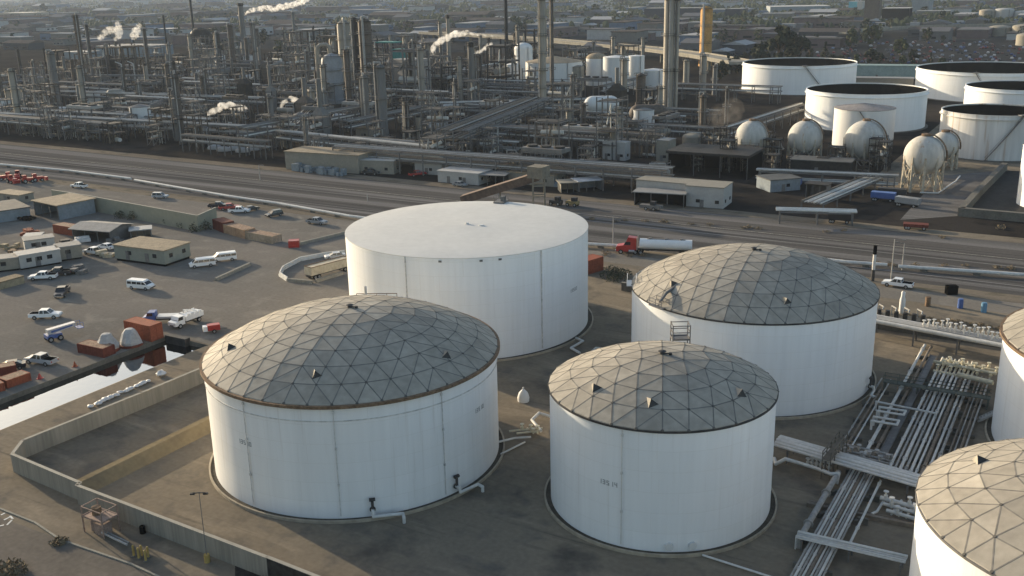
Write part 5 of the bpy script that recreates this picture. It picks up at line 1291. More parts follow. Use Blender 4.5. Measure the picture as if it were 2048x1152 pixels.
# ------------------------------------------------------------------ fill of smaller refinery units
FZ = []   # occupied spots
def clear_of(u, v, r):
    for a, b, c in FZ:
        if (a-u)**2+(b-v)**2 < (r+c)**2: return False
    return True
def spot(rnd, v0, v1, r, x0=-60, x1=1340, tries=60):
    for _ in range(tries):
        v = v0+(v1-v0)*rnd.random(); u = rnd.uniform(-620, -95)
        p = W(u, v); x, y = proj(p)
        if x0 < x < x1 and clear_of(u, v, r) and not (x > 1010 and 470 < p.y < 640 and x > 1000 and y < 195):
            FZ.append((u, v, r)); return p
    return None
def make_frame_unit(seed):
    rnd = random.Random(seed); root = thing('process_unit', '', 'process unit')
    a, b, lv = rnd.uniform(5, 9), rnd.uniform(4, 7), rnd.randint(2, 4); lh = rnd.uniform(3.2, 4.6)
    mb = MB()
    for x in (-a/2, 0, a/2):
        for y in (-b/2, b/2): mb.bar((x, y, 0), (x, y, lv*lh+rnd.uniform(0, 1.5)), .3)
    for l in range(1, lv+1):
        for y in (-b/2, b/2): mb.bar((-a/2, y, l*lh), (a/2, y, l*lh), .26); mb.bar((-a/2, y, l*lh+1.1), (a/2, y, l*lh+1.1), .1)
        for x in (-a/2, 0, a/2): mb.bar((x, -b/2, l*lh), (x, b/2, l*lh), .26)
    for y in (-b/2, b/2): mb.bar((-a/2, y, 0), (0, y, lh), .16); mb.bar((0, y, lh), (a/2, y, 0), .16)
    mb.build('steel_frame', rnd.choice([STEEL, C_DARK, C_BROWN]), root)
    for l in range(1, lv+1): MB().box((rnd.uniform(-.6, .6), 0, l*lh+.2), (a*rnd.uniform(.6, 1), b*.94, .14)).build('deck', C_DARK, root)
    for i in range(rnd.randint(2, 4)):
        l = rnd.randint(0, lv-1); z = l*lh+.3; r = rnd.uniform(.5, 1.0)
        if rnd.random() < .5: MB().lathe([(r, 0), (r, lh*.7), (r*.6, lh*.85), (.01, lh*.9)], 10, (rnd.uniform(-a/3, a/3), rnd.uniform(-b/4, b/4), z)).build('vessel', rnd.choice([C_LIGHT, C_GREY, C_BROWN]), root, smooth=40)
        else: MB().cyl((-a/2.4, rnd.uniform(-b/4, b/4), z+r), (a/2.4, rnd.uniform(-b/4, b/4), z+r), r*.8, n=10).build('drum', rnd.choice([C_LIGHT, C_GREY, PIPEW]), root, smooth=40)
    for i in range(4):
        x, y = rnd.uniform(-a/2, a/2), rnd.uniform(-b/2-.5, b/2+.5)
        MB().tube([(x, y, .2), (x, y, lv*lh*rnd.uniform(.5, 1.1)), (x+rnd.uniform(-3, 3), y, lv*lh*.6)], rnd.uniform(.12, .25), 6).build('pipe', rnd.choice(PM), root)
    return root
def make_drum_unit(seed):
    rnd = random.Random(seed); root = thing('horizontal_drum', '', 'drum vessel'); L = rnd.uniform(5, 10); r = rnd.uniform(.8, 1.5); z = rnd.uniform(2.2, 4)
    MB().cyl((-L/2, 0, z), (L/2, 0, z), r, n=14).sphere((-L/2, 0, z), r*.99, 12, 8).sphere((L/2, 0, z), r*.99, 12, 8).build('shell', [C_LIGHT, C_GREY, WHITE2, C_BROWN][seed % 4], root, smooth=50)
    for x in (-L*.3, L*.3): MB().box((x, 0, (z-r*.6)/2), (.6, r*1.5, z-r*.6)).build('saddle', CONCD, root)
    MB().tube([(0, 0, z+r), (0, 0, z+r+1), (L*.4, r, z+r+1), (L*.4, r+.5, .2)], .18, 6).build('pipe', PIPEG, root)
    return root
def make_cooler(seed):
    rnd = random.Random(seed); root = thing('air_cooler', '', 'air cooler'); a, b, h = rnd.uniform(8, 14), 5.5, rnd.uniform(5, 8)
    mb = MB()
    for x in (-a/2, 0, a/2):
        for y in (-b/2, b/2): mb.bar((x, y, 0), (x, y, h), .25)
    mb.bar((-a/2, -b/2, h-.2), (a/2, -b/2, h-.2), .25); mb.bar((-a/2, b/2, h-.2), (a/2, b/2, h-.2), .25)
    for x in (-a/2, 0, a/2): mb.bar((x, -b/2, h*.6), (x, b/2, h*.6), .2)
    mb.build('leg_frame', STEEL, root); MB().box((0, 0, h+.5), (a, b, 1.0)).build('fin_box', [C_GREY, C_BROWN, PIPEG][seed % 3], root)
    for i in range(3): MB().cyl((-a/3+i*a/3, 0, h+1), (-a/3+i*a/3, 0, h+1.5), 1.6, n=14).build('fan_ring', C_DARK, root)
    return root
def make_heater(seed):
    rnd = random.Random(seed); root = thing('fired_heater', '', 'fired heater'); a, h = rnd.uniform(4.5, 7), rnd.uniform(7, 10)
    m_ = [C_BROWN, C_GREY, C_DARK][seed % 3]
    MB().box((0, 0, h/2+1), (a, a*.8, h)).build('fire_box', m_, root); MB().add([(-a/2, -a*.4, h+1), (a/2, -a*.4, h+1), (a/2, a*.4, h+1), (-a/2, a*.4, h+1), (-.8, -.8, h+3.5), (.8, -.8, h+3.5), (.8, .8, h+3.5), (-.8, .8, h+3.5)], [(0, 1, 5, 4), (1, 2, 6, 5), (2, 3, 7, 6), (3, 0, 4, 7)]).build('hood', m_, root)
    MB().cyl((0, 0, h+3.3), (0, 0, h+rnd.uniform(9, 15)), .85, n=12).build('stack', C_GREY, root, smooth=40)
    mb = MB()
    for x in (-a/2, a/2):
        for y in (-a*.4, a*.4): mb.bar((x, y, 0), (x, y, h+1), .35)
    mb.build('steel_frame', C_DARK, root); return root
def make_small_tank(seed):
    rnd = random.Random(seed); root = thing('small_tank', '', 'small tank'); r, h = rnd.uniform(2, 4), rnd.uniform(4, 8)
    MB().lathe([(r, 0), (r, h)], 20).build('shell', [C_LIGHT, C_GREY, WHITE2][seed % 3], root, smooth=40); MB().lathe([(r+.1, h-.02), (r+.1, h+.08), (.01, h+1)], 20).build('cone_roof', C_GREY, root, smooth=30)
    MB().bar((0, -r-.3, 0), (0, -r-.3, h), .5, .12).build('ladder', STEEL, root); return root
rnd = random.Random(21)
for c_ in COLS:
    u, v = UV(at(c_[1], c_[2])); FZ.append((u, v, 3.5))
def fill(protos, count, label, group, v0=268, v1=640, r=6, rots=(0, 1.5708), sc=(.85, 1.2), bias=1.0):
    st = [Stock(p_) for p_ in protos]; n = 0
    for i in range(count):
        p = spot(rnd, v0, v0+(v1-v0), r)
        if p is None: continue
        q = rnd.uniform(*sc); s = st[i % len(st)]
        s.put(p, TH+rnd.choice(rots), label, group, (q, q, q*rnd.uniform(.9, 1.15)))
    for s in st:
        if not s.used:
            for c in list(children(s.root)): bpy.data.objects.remove(c)
            bpy.data.objects.remove(s.root)
fill([make_frame_unit(i) for i in range(7)], 46, 'open steel process frame with small vessels, crowded in the front refinery block', 'steel process frames of the front block', 268, 420, 6)
fill([make_frame_unit(20+i) for i in range(5)], 46, 'open steel process frame with small vessels, crowded in the farther refinery block', 'steel process frames of the farther block', 420, 660, 6.5, sc=(1.1, 1.7))
fill([make_frame_unit(60+i) for i in range(4)], 26, 'tall dark steel process structure rising behind the front refinery blocks', 'tall dark process structures of the refinery', 430, 640, 5, sc=(1.5, 2.3))
fill([make_heater(i) for i in range(3)], 12, 'boxy fired heater with a short stack among the refinery frames', 'fired heaters of the refinery', 290, 600, 6)
fill([make_drum_unit(i) for i in range(4)], 44, 'small horizontal drum vessel lying among the refinery frames', 'small drum vessels of the refinery', 266, 560, 4)
fill([make_cooler(i) for i in range(3)], 26, 'air cooler deck with fan rings on legs among the refinery frames', 'air coolers of the refinery', 270, 620, 6)
fill([make_small_tank(i) for i in range(3)], 22, 'small upright tank squeezed between the refinery frames', 'small upright tanks of the refinery', 268, 640, 4.5)
fill([make_frame_unit(40+i) for i in range(6)], 70, 'low dark steel frame with pipes, packed along the refinery front edge', 'low steel frames along the refinery front', 266, 345, 3.6, sc=(.55, .95))
RK = []
for i in range(6):
    random.seed(300+i); RK.append(pipe_rack('', (0, 0, 0), (28+6*i, 0, 0), 4, 4.5+.7*i, 5, PM, 2))
for r_ in RK: r_['label'] = 'x'
fill(RK, 64, 'short pipe rack threading between the refinery frames', 'short pipe racks of the refinery', 266, 600, 3, rots=(0, 0, 1.5708), sc=(.8, 1.2))
def make_col(seed):
    r_ = random.Random(seed); random.seed(seed)
    return column_w('', (0, 0, 0), r_.uniform(11, 24), r_.uniform(.5, 1.1), [C_LIGHT, C_GREY, C_BROWN, C_DARK, C_GREY, C_BROWN][seed % 6], 'column' if seed % 3 else 'vessel', 3)
fill([make_col(i) for i in range(8)], 74, 'slim process column crowded among the refinery frames', 'slim process columns of the refinery', 270, 690, 2.6, sc=(.8, 1.35))

# ------------------------------------------------------------------ roadside buildings beyond the road
def hpx(a, top): return max(2.2, zat(at(*a), a[0], top))
building('long beige warehouse with a flat roof, leftmost on the far roadside', (572, 338), (718, 348), 11, hpx((572, 338), 303), W_BEIGE, RF_BRN, 'warehouse', 'warehouse', .3, doors=2, wins=0)
building('rounded beige roadside trailer hall right of the long beige warehouse', (708, 346), (788, 349), 6, hpx((708, 346), 320), W_BEIGE, RF_WHT, 'warehouse', 'warehouse', .2, doors=1, wins=2)
building('small white box building above the red roadside pickup', (830, 347), (884, 351), 7, hpx((830, 347), 326), W_WHITE, RF_GRY, 'warehouse', 'warehouse', .2, doors=1, wins=1)
building('pale low roadside garage with a dark canopy at its right', (876, 364), (957, 371), 9, hpx((876, 364), 342), W_WHITE, RF_WHT, 'garage', 'garage', .2, doors=2, wins=1)
building('dark open canopy joined to the pale roadside garage', (958, 370), (1008, 372), 7, hpx((958, 370), 350), C_DARK, RF_GRY, 'canopy', 'canopy', .6, open_front=True)
building('beige shed partly hidden behind the conveyor tower', (1016, 366), (1108, 374), 8, hpx((1016, 366), 344), W_BEIGE, RF_BRN, 'shed', 'shed', .3, doors=1, wins=2)
building('small tan roofed carport right of the conveyor tower', (1122, 386), (1160, 384), 5, 2.8, W_BEIGE, W_BEIGE, 'carport', 'carport', .5, open_front=True)
building('small pale blue roofed carport beside the tan one', (1158, 384), (1204, 380), 5, 3.0, W_BLUE, mat('pale_blue_roof', (.40, .42, .45), .6), 'carport', 'carport', .5, open_front=True)
building('white roadside workshop with a roll up door', (1370, 412), (1446, 418), 9, hpx((1370, 412), 372), W_WHITE, W_BEIGE, 'workshop', 'workshop', .15, doors=1, wins=2)
building('white walled workshop wing standing over the dark loading canopy', (1272, 398), (1372, 408), 7, hpx((1272, 398), 360), W_WHITE, W_BEIGE, 'workshop', 'workshop', .15, doors=0, wins=0)
building('dark loading canopy before the white workshop wing', (1268, 410), (1368, 416), 5, 3.6, BLACK, RF_GRY, 'canopy', 'canopy', .4, open_front=True)
building('big black fronted open hall with a pale roof edge behind the workshop', (1334, 348), (1494, 360), 16, hpx((1334, 348), 306), BLACK, C_DARK, 'open_hall', 'hall', .4, open_front=True, roof_t=.8)
building('small open stall right of the black fronted hall', (1610, 398), (1652, 402), 4, 4.2, STEEL, C_DARK, 'stall', 'stall', .4, open_front=True)
building('low grey shed between the black fronted hall and gas sphere row', (1540, 385), (1600, 380), 8, 3.4, W_BLUE, RF_DRK, 'shed', 'shed', .3, wins=1)
building('long dark green shed roof behind the gas sphere pipe racks', (1580, 345), (1700, 352), 8, 4.0, C_DARK, RF_DRK, 'shed', 'shed', .3, wins=0)
building('tiny white switch house amid the broad pipe rack', (1205, 318), (1222, 320), 4, 6, W_WHITE, RF_WHT, 'switch_house', 'hut', .1, wins=1)
building('second tiny white switch house right of the first', (1226, 320), (1250, 322), 4, 6, W_WHITE, RF_WHT, 'switch_house', 'hut', .1, wins=1)
building('grey block house at the right end of the broad pipe rack', (1312, 322), (1336, 324), 6, 7, W_BEIGE, RF_GRY, 'switch_house', 'hut', .1, wins=1)
building('small beige hut right beside the pale twin columns', (712, 276), (742, 279), 6, 4, W_BEIGE, RF_BRN, 'hut', 'hut', .2, wins=1)
# conveyor gallery
p0 = at(925, 404, .5); p1 = at(1078, 412); h1 = hpx((1078, 412), 352); pe = Vector((p1.x, p1.y, h1))
root = thing('conveyor_gallery', 'rusty brown inclined conveyor gallery rising behind the flat roofed tank', 'conveyor', (p0.x, p0.y, 0))
a, b = Vector((0, 0, 1.2)), pe-Vector((p0.x, p0.y, 0)); b2 = b
MB().bar(a, b2, 3.0, 2.2).build('gallery', mat('rusty_brown_sheet', (.13, .09, .068), .85, var=.25), root)
mb = MB(); up = Vector((0, 0, 1.15)); mb.bar(a+up, b2+up, 3.4, .15); mb.build('roof', mat('pinkish_rust_roof', (.17, .125, .10), .85, var=.2), root)
mb = MB()
for dx in (-1.6, 1.6):
    for dy in (-1.6, 1.6): mb.bar((b.x+dx, b.y+dy, 0), (b.x+dx, b.y+dy, b.z+1.5), .4)
for z in (b.z*.35, b.z*.7):
    for dy in (-1.6, 1.6): mb.bar((b.x-1.6, b.y+dy, z), (b.x+1.6, b.y+dy, z), .3)
mid = a.lerp(b, .5); mb.bar((mid.x, mid.y, 0), (mid.x, mid.y, mid.z), .5); mb.build('tower', mat('tan_steel', (.19, .17, .135), .8, var=.2), root)
MB().box((b.x, b.y, b.z+1.2), (4.6, 4.6, 3.2), TH).build('head_house', mat('tan_steel', (.19, .17, .135)), root)
# skids along the far roadside
for i, (px, py, l) in enumerate(((1145, 412, 'yellow brown digger like machine near the road, right of the conveyor'), (1112, 410, 'dark small machine at the foot of the conveyor tower'), (1302, 420, 'grey green low skid on the kerb before the dark loading canopy'))):
    root = thing('parked_machine', l, 'machine', at(px, py), TH)
    m_ = [YEL, DSTEEL, C_GREY][i]
    MB().box((0, 0, 1.0), (6 if i == 2 else 3.4, 1.9, .9)).build('body', mat('dull_ochre', (.25, .19, .09), .8, var=.3) if i == 0 else m_, root); MB().box((.6, 0, 1.9), (1.3, 1.5, 1.0)).build('cab', DSTEEL, root)
    for x in (-1.1, 1.1):
        for y in (-.9, .9): wheel(root, x, y, .5, .3)
for i, (a, b, m_, l) in enumerate((((1742, 400), (1790, 404), CARB, 'blue flat trailer parked left of the nearest gas sphere'), ((1792, 410), (1838, 416), CARG, 'grey blue tank trailer parked below the blue trailer'), ((1756, 392), (1812, 396), DSTEEL, 'dark box trailer parked right behind the blue one'), ((1656, 444), (1702, 447), CARK, 'black rail wagon standing on the far side of the road'), ((1806, 457), (1856, 460), BROWNR, 'low dark red flat wagon on the far side of the road'), ((1565, 372), (1600, 376), CARB, 'blue container trailer left of the low grey shed'))):
    root = thing('trailer', l, 'trailer'); L = (at(*b)-at(*a)).length
    MB().box((0, 0, 1.75 if i != 4 else 1.1), (L, 2.4, 1.5 if i != 4 else .7)).box((0, 0, .85), (L*.96, 1.2, .25)).build('load_body', m_, root)
    for x in (-L*.38, -L*.28, L*.33):
        for y in (-1, 1): wheel(root, x, y, .48, .3)
    put_px(root, a, b)
rack_px('pale low pipe manifold on the kerb left of the black rail wagon', (1560, 420), (1705, 424), 3, 3.2, 4, [PIPEW, PIPEG], 1)
wall_run([at(2008, 340), at(1960, 388), at(1922, 432), at(2075, 446)], 2.2, 1.6, 'earth_dike', 'dark earth dike wrapping the white tank cut by the right edge', 'dike', CONCD)
sheet('shade_and_stain', [at(2010, 342), at(2100, 342), at(2100, 446), at(1926, 432)], .03, mat('shaded_stained_soil', (.03, .028, .026)))  # basin floor stained black, with the dike's shadow put into its colour
sheet('ramp_road', [at(1880, 352), at(1995, 342), at(1918, 432), at(1800, 440)], .026, G_LANE)
free_pipe('pale thin pipe curving up the ramp below the nearest gas sphere', [at(1840, 385, .5), at(1876, 386, .5), at(1912, 362, .5), at(1920, 352, .8)], .22)
for i in range(40):
    px = random.uniform(1180, 2040); py = 440+(px-1180)*.048+random.uniform(-4, 3)-22*(px > 1900)
    if i < 24: py = 508+(px-1180)*.035+random.uniform(-3, 3)
    bush('weed_tuft', at(px, py), 1.0, .7, 'low dry weed along the right part of the road verges', LEAF2, 'weed', 'weeds along the right road verges', 200+i, 45)
# murky frames before the gas spheres
FZ.clear()
for c_ in ((-113, 364), (-90, 352), (-76, 372), (-46, 308), (-30, 320)): FZ.append((c_[0], c_[1], 9))
def spot2(rn, x0, x1, y0, y1, r):
    for _ in range(80):
        p = at(rn.uniform(x0, x1), rn.uniform(y0, y1)); u, v = UV(p)
        if clear_of(u, v, r): FZ.append((u, v, r)); return p
fr = [Stock(make_frame_unit(70+i)) for i in range(5)]; rn_ = random.Random(77)
for i in range(34):
    p = spot2(rn_, 1385, 1780, 296, 345, 3.4)
    if p: q = rn_.uniform(.45, .8); fr[i % 5].put(p, TH+rn_.choice((0, 1.57)), 'low dark steel frame in the murky ground before the gas spheres', 'low frames before the gas spheres', (q, q, q))
# front refinery clutter: drums and cabinets along the fence line
rnd = random.Random(5)
mb = MB(); mb.box((0, 0, 1), (1.6, 1.2, 1.9)); mb.box((0, 0, 2), (1.7, 1.3, .15)); cab = mb.build('equipment_cabinet', W_BLUE); tag(cab, 'blue grey equipment cabinet in the row before the long beige warehouse', 'cabinet', 'cabinets before the long beige warehouse')
for i in range(22):
    o = cab if i == 0 else cab.copy()
    if i: COL.objects.link(o)
    o.location = at(590+i*4.6+rnd.uniform(-2, 2), 341+i*.5+rnd.uniform(-3, 2)); o.rotation_euler = (0, 0, TH); q = rnd.uniform(.6, 1.3); o.scale = (q, q, q)
for i, (px, py) in enumerate(((430, 298), (448, 302), (470, 300), (486, 304), (508, 300), (1120, 372), (1135, 370))):
    o = tag(MB().lathe([(2.2, 0), (2.2, .8), (1.6, 1.6), (.01, 2.1)], 14).build('covered_heap', TARP if i < 5 else W_BLUE, None, smooth=50), 'low pale covered heap on the refinery front strip, left of the beige warehouse' if i < 5 else 'blue grey covered heap behind the small tan carport', 'heap', 'pale covered heaps left of the beige warehouse' if i < 5 else 'covered heaps behind the tan carport'); o.location = at(px, py); o.scale = (1.3, .8, .9)

# ------------------------------------------------------------------ trees
def tree_proto(seed, h, r, mt, conifer=False, n=300):
    rnd = random.Random(seed); root = thing('tree', '', 'tree')
    tk = MB(); tk.cyl((0, 0, 0), (rnd.uniform(-.3, .3), rnd.uniform(-.3, .3), h*.55), .05*h*.6, .02*h, 7)
    for i in range(5):
        a = rnd.uniform(0, 6.28); z = h*rnd.uniform(.25, .5); tk.cyl((0, 0, z), (r*.6*math.cos(a), r*.6*math.sin(a), z+h*.25), .012*h, .006*h, 5)
    tk.build('trunk', RUST, root)
    mb = MB(); cl = []
    for i in range(16):
        a = rnd.uniform(0, 6.28); t = rnd.random(); rr = r*(1-t)*.8 if conifer else r*math.sqrt(1-(2*t-1)**2)*rnd.uniform(.3, .85)
        cl.append((rr*math.cos(a), rr*math.sin(a), h*(.2+.75*t), (r*.25+.25*r*(1-t)) if conifer else r*rnd.uniform(.22, .42)))
    for i in range(n):
        cx, cy, cz, cr_ = cl[i % len(cl)]
        d = Vector((rnd.gauss(0, 1), rnd.gauss(0, 1), rnd.gauss(0, .8))).normalized(); c = Vector((cx, cy, cz))+d*cr_*rnd.uniform(.4, 1.05); nn = (d+Vector((rnd.uniform(-1, 1), rnd.uniform(-1, 1), rnd.uniform(-.5, 1)))*.7).normalized(); t = nn.orthogonal().normalized(); b = nn.cross(t); s = r*rnd.uniform(.09, .2)
        mb.add([c-t*s-b*s*.6, c+t*s-b*s*.6, c+t*s*.4+b*s, c-t*s*.5+b*s], [(0, 1, 2, 3)])
    mb.build('crown', mt, root); return root
T_DK = mat('dark_evergreen_foliage', (.030, .036, .022), .9, var=.45, scale=.6); T_MD = mat('dusty_green_foliage', (.058, .068, .036), .9, var=.4, scale=.6)
big = [Stock(tree_proto(1, 14, 6, T_DK, n=600)), Stock(tree_proto(2, 11, 5, T_MD, n=500)), Stock(tree_proto(3, 12, 2.4, T_DK, True, 420))]
for i, (px, py, k, sc, l) in enumerate(((1556, 132, 0, 1.9, 'huge dark tree right of the ochre column, left one'), (1592, 134, 0, 1.5, 'big dark tree right of the huge one behind the open tanks'), (1700, 96, 1, 1.4, 'wide green tree before the brown tower, left one'), (1742, 92, 1, 1.5, 'wide green tree before the brown tower, right one'), (1520, 140, 0, 1.2, 'dark tree left of the huge one beside the ochre column'), (1650, 122, 2, 1.2, 'tall slim dark conifer behind the leftmost open tank'), (1618, 126, 2, 1.3, 'slim dark conifer left of the tall one behind the leftmost open tank'), (1190, 30, 1, 1.6, 'lone round dark tree above the far overpass'), (1455, 150, 2, 1.2, 'dark conifer at the left of the open tanks'), (1800, 110, 1, 1.1, 'green tree in the crowded car yard'), (90, 26, 0, 1.8, 'dark tree on the hazy left skyline'), (1475, 146, 0, .8, 'low dark tree left of the leftmost open tank'), (1440, 160, 0, .8, 'low dark tree right of the short grey column'), (1030, 62, 1, 1.6, 'dark round tree left of the very tall pale column'))):
    big[k].put(at(px, py), i, l, None, (sc, sc, sc))
rnd = random.Random(41)
for i in range(20):
    x = 1490+i*21+rnd.uniform(-8, 8)
    if x > 1690 and rnd.random() < .3: continue
    q = rnd.uniform(.45, .8); big[(0, 0, 2, 1)[i % 4]].put(at(x, 130+rnd.uniform(-5, 3)), i, 'dark tree in the tree belt behind the open topped tanks', 'trees of the belt behind the open tanks', (q, q, q))
rnd = random.Random(11)
far = [Stock(tree_proto(30+i, 9, 4.2, [T_DK, T_MD][i % 2], n=110)) for i in range(4)]
def town_ok(p):
    u, v = UV(p); x, y = proj(p)
    if x < 1010: return v > 655
    if x < 1480: return p.y > 720 and not (x < 1400 and abs(y-(70+(x-860)*.07)) < 12)
    return p.y > 690
n = 0
while n < 270:
    x, y = rnd.uniform(-10, 2060), rnd.triangular(0, 118, 45)
    p = at(x, y)
    if not town_ok(p) or (x > 1640 and 86 < y < 126): continue
    q = rnd.uniform(.7, 1.7); far[n % 4].put(p, rnd.uniform(0, 6), 'small dark tree scattered through the distant town', 'trees of the distant town', (q, q, q)); n += 1
# ------------------------------------------------------------------ town
TW = [mat('town_wall_grey', (.13, .13, .13), spec=0.0), mat('town_wall_beige', (.16, .155, .145), spec=0.0), mat('town_wall_white', (.36, .36, .36), spec=0.0), mat('town_wall_dark', (.07, .07, .075), spec=0.0), mat('town_wall_rose', (.13, .10, .10), spec=0.0), mat('town_wall_blue', (.12, .16, .22), spec=0.0)]
TR = [mat('town_roof_grey', (.14, .14, .145), spec=0.0), mat('town_roof_pale', (.33, .33, .33), spec=0.0), mat('town_roof_dark', (.085, .085, .085), spec=0.0), mat('town_roof_brown', (.10, .088, .08), spec=0.0)]
def town_proto(i):
    rnd = random.Random(100+i); root = thing('town_building', '', 'building'); a, b, h = rnd.uniform(16, 46), rnd.uniform(12, 26), rnd.uniform(4, 8)
    MB().box((0, 0, h/2), (a, b, h)).build('wall', TW[i % 6], root)
    if i % 3: MB().box((0, 0, h+.3), (a+1, b+1, .6)).build('roof', TR[i % 4], root)
    else: MB().add([(-a/2-.5, -b/2-.5, h), (a/2+.5, -b/2-.5, h), (a/2+.5, b/2+.5, h), (-a/2-.5, b/2+.5, h), (-a/2-.5, 0, h+2.6), (a/2+.5, 0, h+2.6)], [(0, 1, 5, 4), (2, 3, 4, 5), (0, 4, 3), (1, 2, 5)]).build('roof', TR[i % 4], root)
    for k in range(3): MB().box((-a/2+a*(k+.5)/3, -b/2-.05, min(h-1.2, 2.4)), (a*.16, .12, 1.6)).build('window', GLASS, root)
    return root
tp = [Stock(town_proto(i)) for i in range(12)]
n = 0; TS = []
while n < 290:
    x, y = rnd.uniform(-20, 2070), rnd.triangular(-4, 118, 50); p = at(x, y)
    if not town_ok(p) or (x > 1640 and 84 < y < 128): continue
    if any((p-q).length < 26+p.y*.005 for q in TS): 
        if rnd.random() < .97: continue
    TS.append(p); q = rnd.uniform(.7, 1.25)*(1+max(0, p.y-900)/2600)
    i = n % 12
    tp[i].put(p, TH+rnd.choice((0, 1.57))+rnd.uniform(-.05, .05), ['low grey walled', 'low beige walled', 'low white walled', 'low dark walled', 'low rose walled', 'low blue grey walled'][i % 6]+' building with a '+['grey', 'pale', 'dark', 'brown'][i % 4]+(' flat' if i % 3 else ' gabled')+' roof in the distant town', 'distant town buildings of kind '+'abcdefghijkl'[i], (q, q, q)); n += 1
# the rest of the far town and its planting reads as one mass
mbs = [MB(), MB(), MB()]; mt = MB()
for i in range(5200):
    x, y = rnd.uniform(-60, 2110), -14+70*rnd.random()**1.6; p = at(x, max(y, -16))
    if p.y > 6500 or not town_ok(p): continue
    s = rnd.uniform(5, 12)*(1+max(0, p.y-1500)/3000); h = rnd.uniform(3, 6)
    if rnd.random() < .55: mbs[i % 3].box((p.x, p.y, h/2), (s*1.5, s, h), TH)
    else:
        for k in range(5):
            c = Vector((p.x+rnd.uniform(-s, s), p.y+rnd.uniform(-s, s), 0)); hh = rnd.uniform(5, 10); r = hh*.45
            mt.add([c+Vector((-r, -r, .5)), c+Vector((r, -r*.6, 1)), c+Vector((r*.5, r, .6)), c+Vector((rnd.uniform(-1, 1), 0, hh)), c+Vector((-r*.9, r*.3, hh*.7))], [(0, 1, 3), (1, 2, 3), (2, 0, 3), (0, 3, 4), (4, 3, 2)])
for k, m_ in zip(mbs, (TR[0], TR[1], TW[5])):
    o = k.build('far_town', m_); o['kind'] = 'stuff'; o['label'] = 'roofs of the far town reading as one mass'; o['category'] = 'town'
o = mt.build('far_tree_cover', T_MD); o['kind'] = 'stuff'; o['label'] = 'trees of the far town reading as one mass'; o['category'] = 'tree cover'
# ------------------------------------------------------------------ explicit far buildings
NAVY = mat('dark_navy_cladding', (.035, .04, .055), .5)
for l, a, b, dp, top, wm, rm in (
    ('long dark navy warehouse behind the ochre column, its left half', (1288, 42), (1404, 42), 30, 17, NAVY, RF_GRY),
    ('dark navy warehouse wing right of the ochre column', (1450, 40), (1482, 40), 30, 18, NAVY, RF_GRY),
    ('pale roofed wide depot at the top right of the ochre column', (1540, 30), (1660, 28), 60, 14, W_BLUE, RF_WHT),
    ('black square building with a white roof edge at the top right', (1762, 47), (1816, 47), 30, 17, BLACK, RF_WHT),
    ('pale grey windowless block right of the black square building', (1822, 32), (1856, 32), 30, -2, W_BLUE, RF_GRY),
    ('brown tower like block left of the black square building', (1726, 50), (1756, 50), 20, -6, C_BROWN, C_BROWN),
    ('bright cyan sided hall at the top right', (1696, 29), (1712, 29), 14, 3, mat('cyan_cladding', (.10, .33, .42), .6), RF_WHT),
    ('white end hall touching the bright cyan one', (1713, 30), (1724, 30), 14, 3, W_WHITE, RF_WHT),
    ('long pale teal shed seen between two open tanks', (1690, 156), (1836, 158), 10, 131, mat('pale_teal_cladding', (.22, .29, .28), .7), mat('pale_teal_cladding', (.22, .29, .28))),
    ('long grey wall like shed below the pale teal one', (1700, 172), (1826, 174), 8, 156, W_BEIGE, RF_GRY),
    ('broad pale roofed warehouse under the white steam patches', (194, 112), (292, 114), 34, 92, W_BLUE, RF_GRY),
    ('small pale roofed warehouse left of the broad one', (128, 118), (164, 119), 20, 104, W_BLUE, RF_WHT),
    ('long white roofed warehouse in the left distance', (310, 66), (388, 66), 30, 58, W_BLUE, RF_WHT),
    ('pale long hall on the left skyline', (0, 36), (52, 36), 60, 26, W_BEIGE, RF_WHT),
    ('rose walled hall below the pale long skyline hall', (0, 48), (40, 48), 40, 40, TW[4], TR[3]),
    ('long grey depot behind the thick steam plume', (880, 44), (1000, 42), 30, 36, TW[0], TR[1])):
    building(l, a, b, dp, hpx(a, top), wm, rm, 'depot', 'building', .3, doors=1, wins=0)
for l, xl, xr, yb, yt, w_ in (('beige far tank leftmost of the far right tank row', 1956, 1990, 44, 22, W_BEIGE), ('white far tank in the middle of the far right row', 1987, 2026, 44, 20, W_WHITE), ('pale blue white far tank rightmost of the far row', 2026, 2064, 44, 25, W_WHITE), ('low wide cream tank below the far right tank row', 1975, 2022, 73, 56, W_BEIGE), ('cream tank cut by the right edge below the far row', 2022, 2070, 74, 54, W_BEIGE), ('cream tank nearest at the far right edge', 2030, 2080, 92, 72, W_BEIGE)):
    plain_tank(l, xl, xr, yb, yt, 2, wall=w_, name='far_tank', dome=True)
# overpass
def overpass(lab, pts, z, wd):
    P = [at(x, y, z) for x, y in pts]; o = Vector((P[0].x, P[0].y, 0)); P = [p-o for p in P]; root = thing('overpass', lab, 'overpass', o)
    dk = MB(); rl = MB()
    for a, b in zip(P, P[1:]):
        d = (b-a).normalized(); s = Vector((-d.y, d.x, 0)); dk.bar(a-d*.5, b+d*.5, wd, 1.6)
        for q in (-1, 1): rl.bar(a+s*q*wd/2+Vector((0, 0, 1.2)), b+s*q*wd/2+Vector((0, 0, 1.2)), .4, 1.1)
    dk.build('deck', CONC, root); rl.build('parapet', CONC, root)
    for a, b in zip(P, P[1:]):
        n = max(1, int((b-a).length/32))
        for i in range(n):
            p = a.lerp(b, (i+.5)/n); MB().cyl((p.x, p.y, 0), (p.x, p.y, z-.8), 1.1, n=10).build('pier', CONC, root)
overpass('long pale concrete overpass curving behind the refinery stacks', [(850, 66), (960, 72), (1080, 80), (1200, 90), (1300, 99), (1400, 112), (1480, 126)], 8, 15)
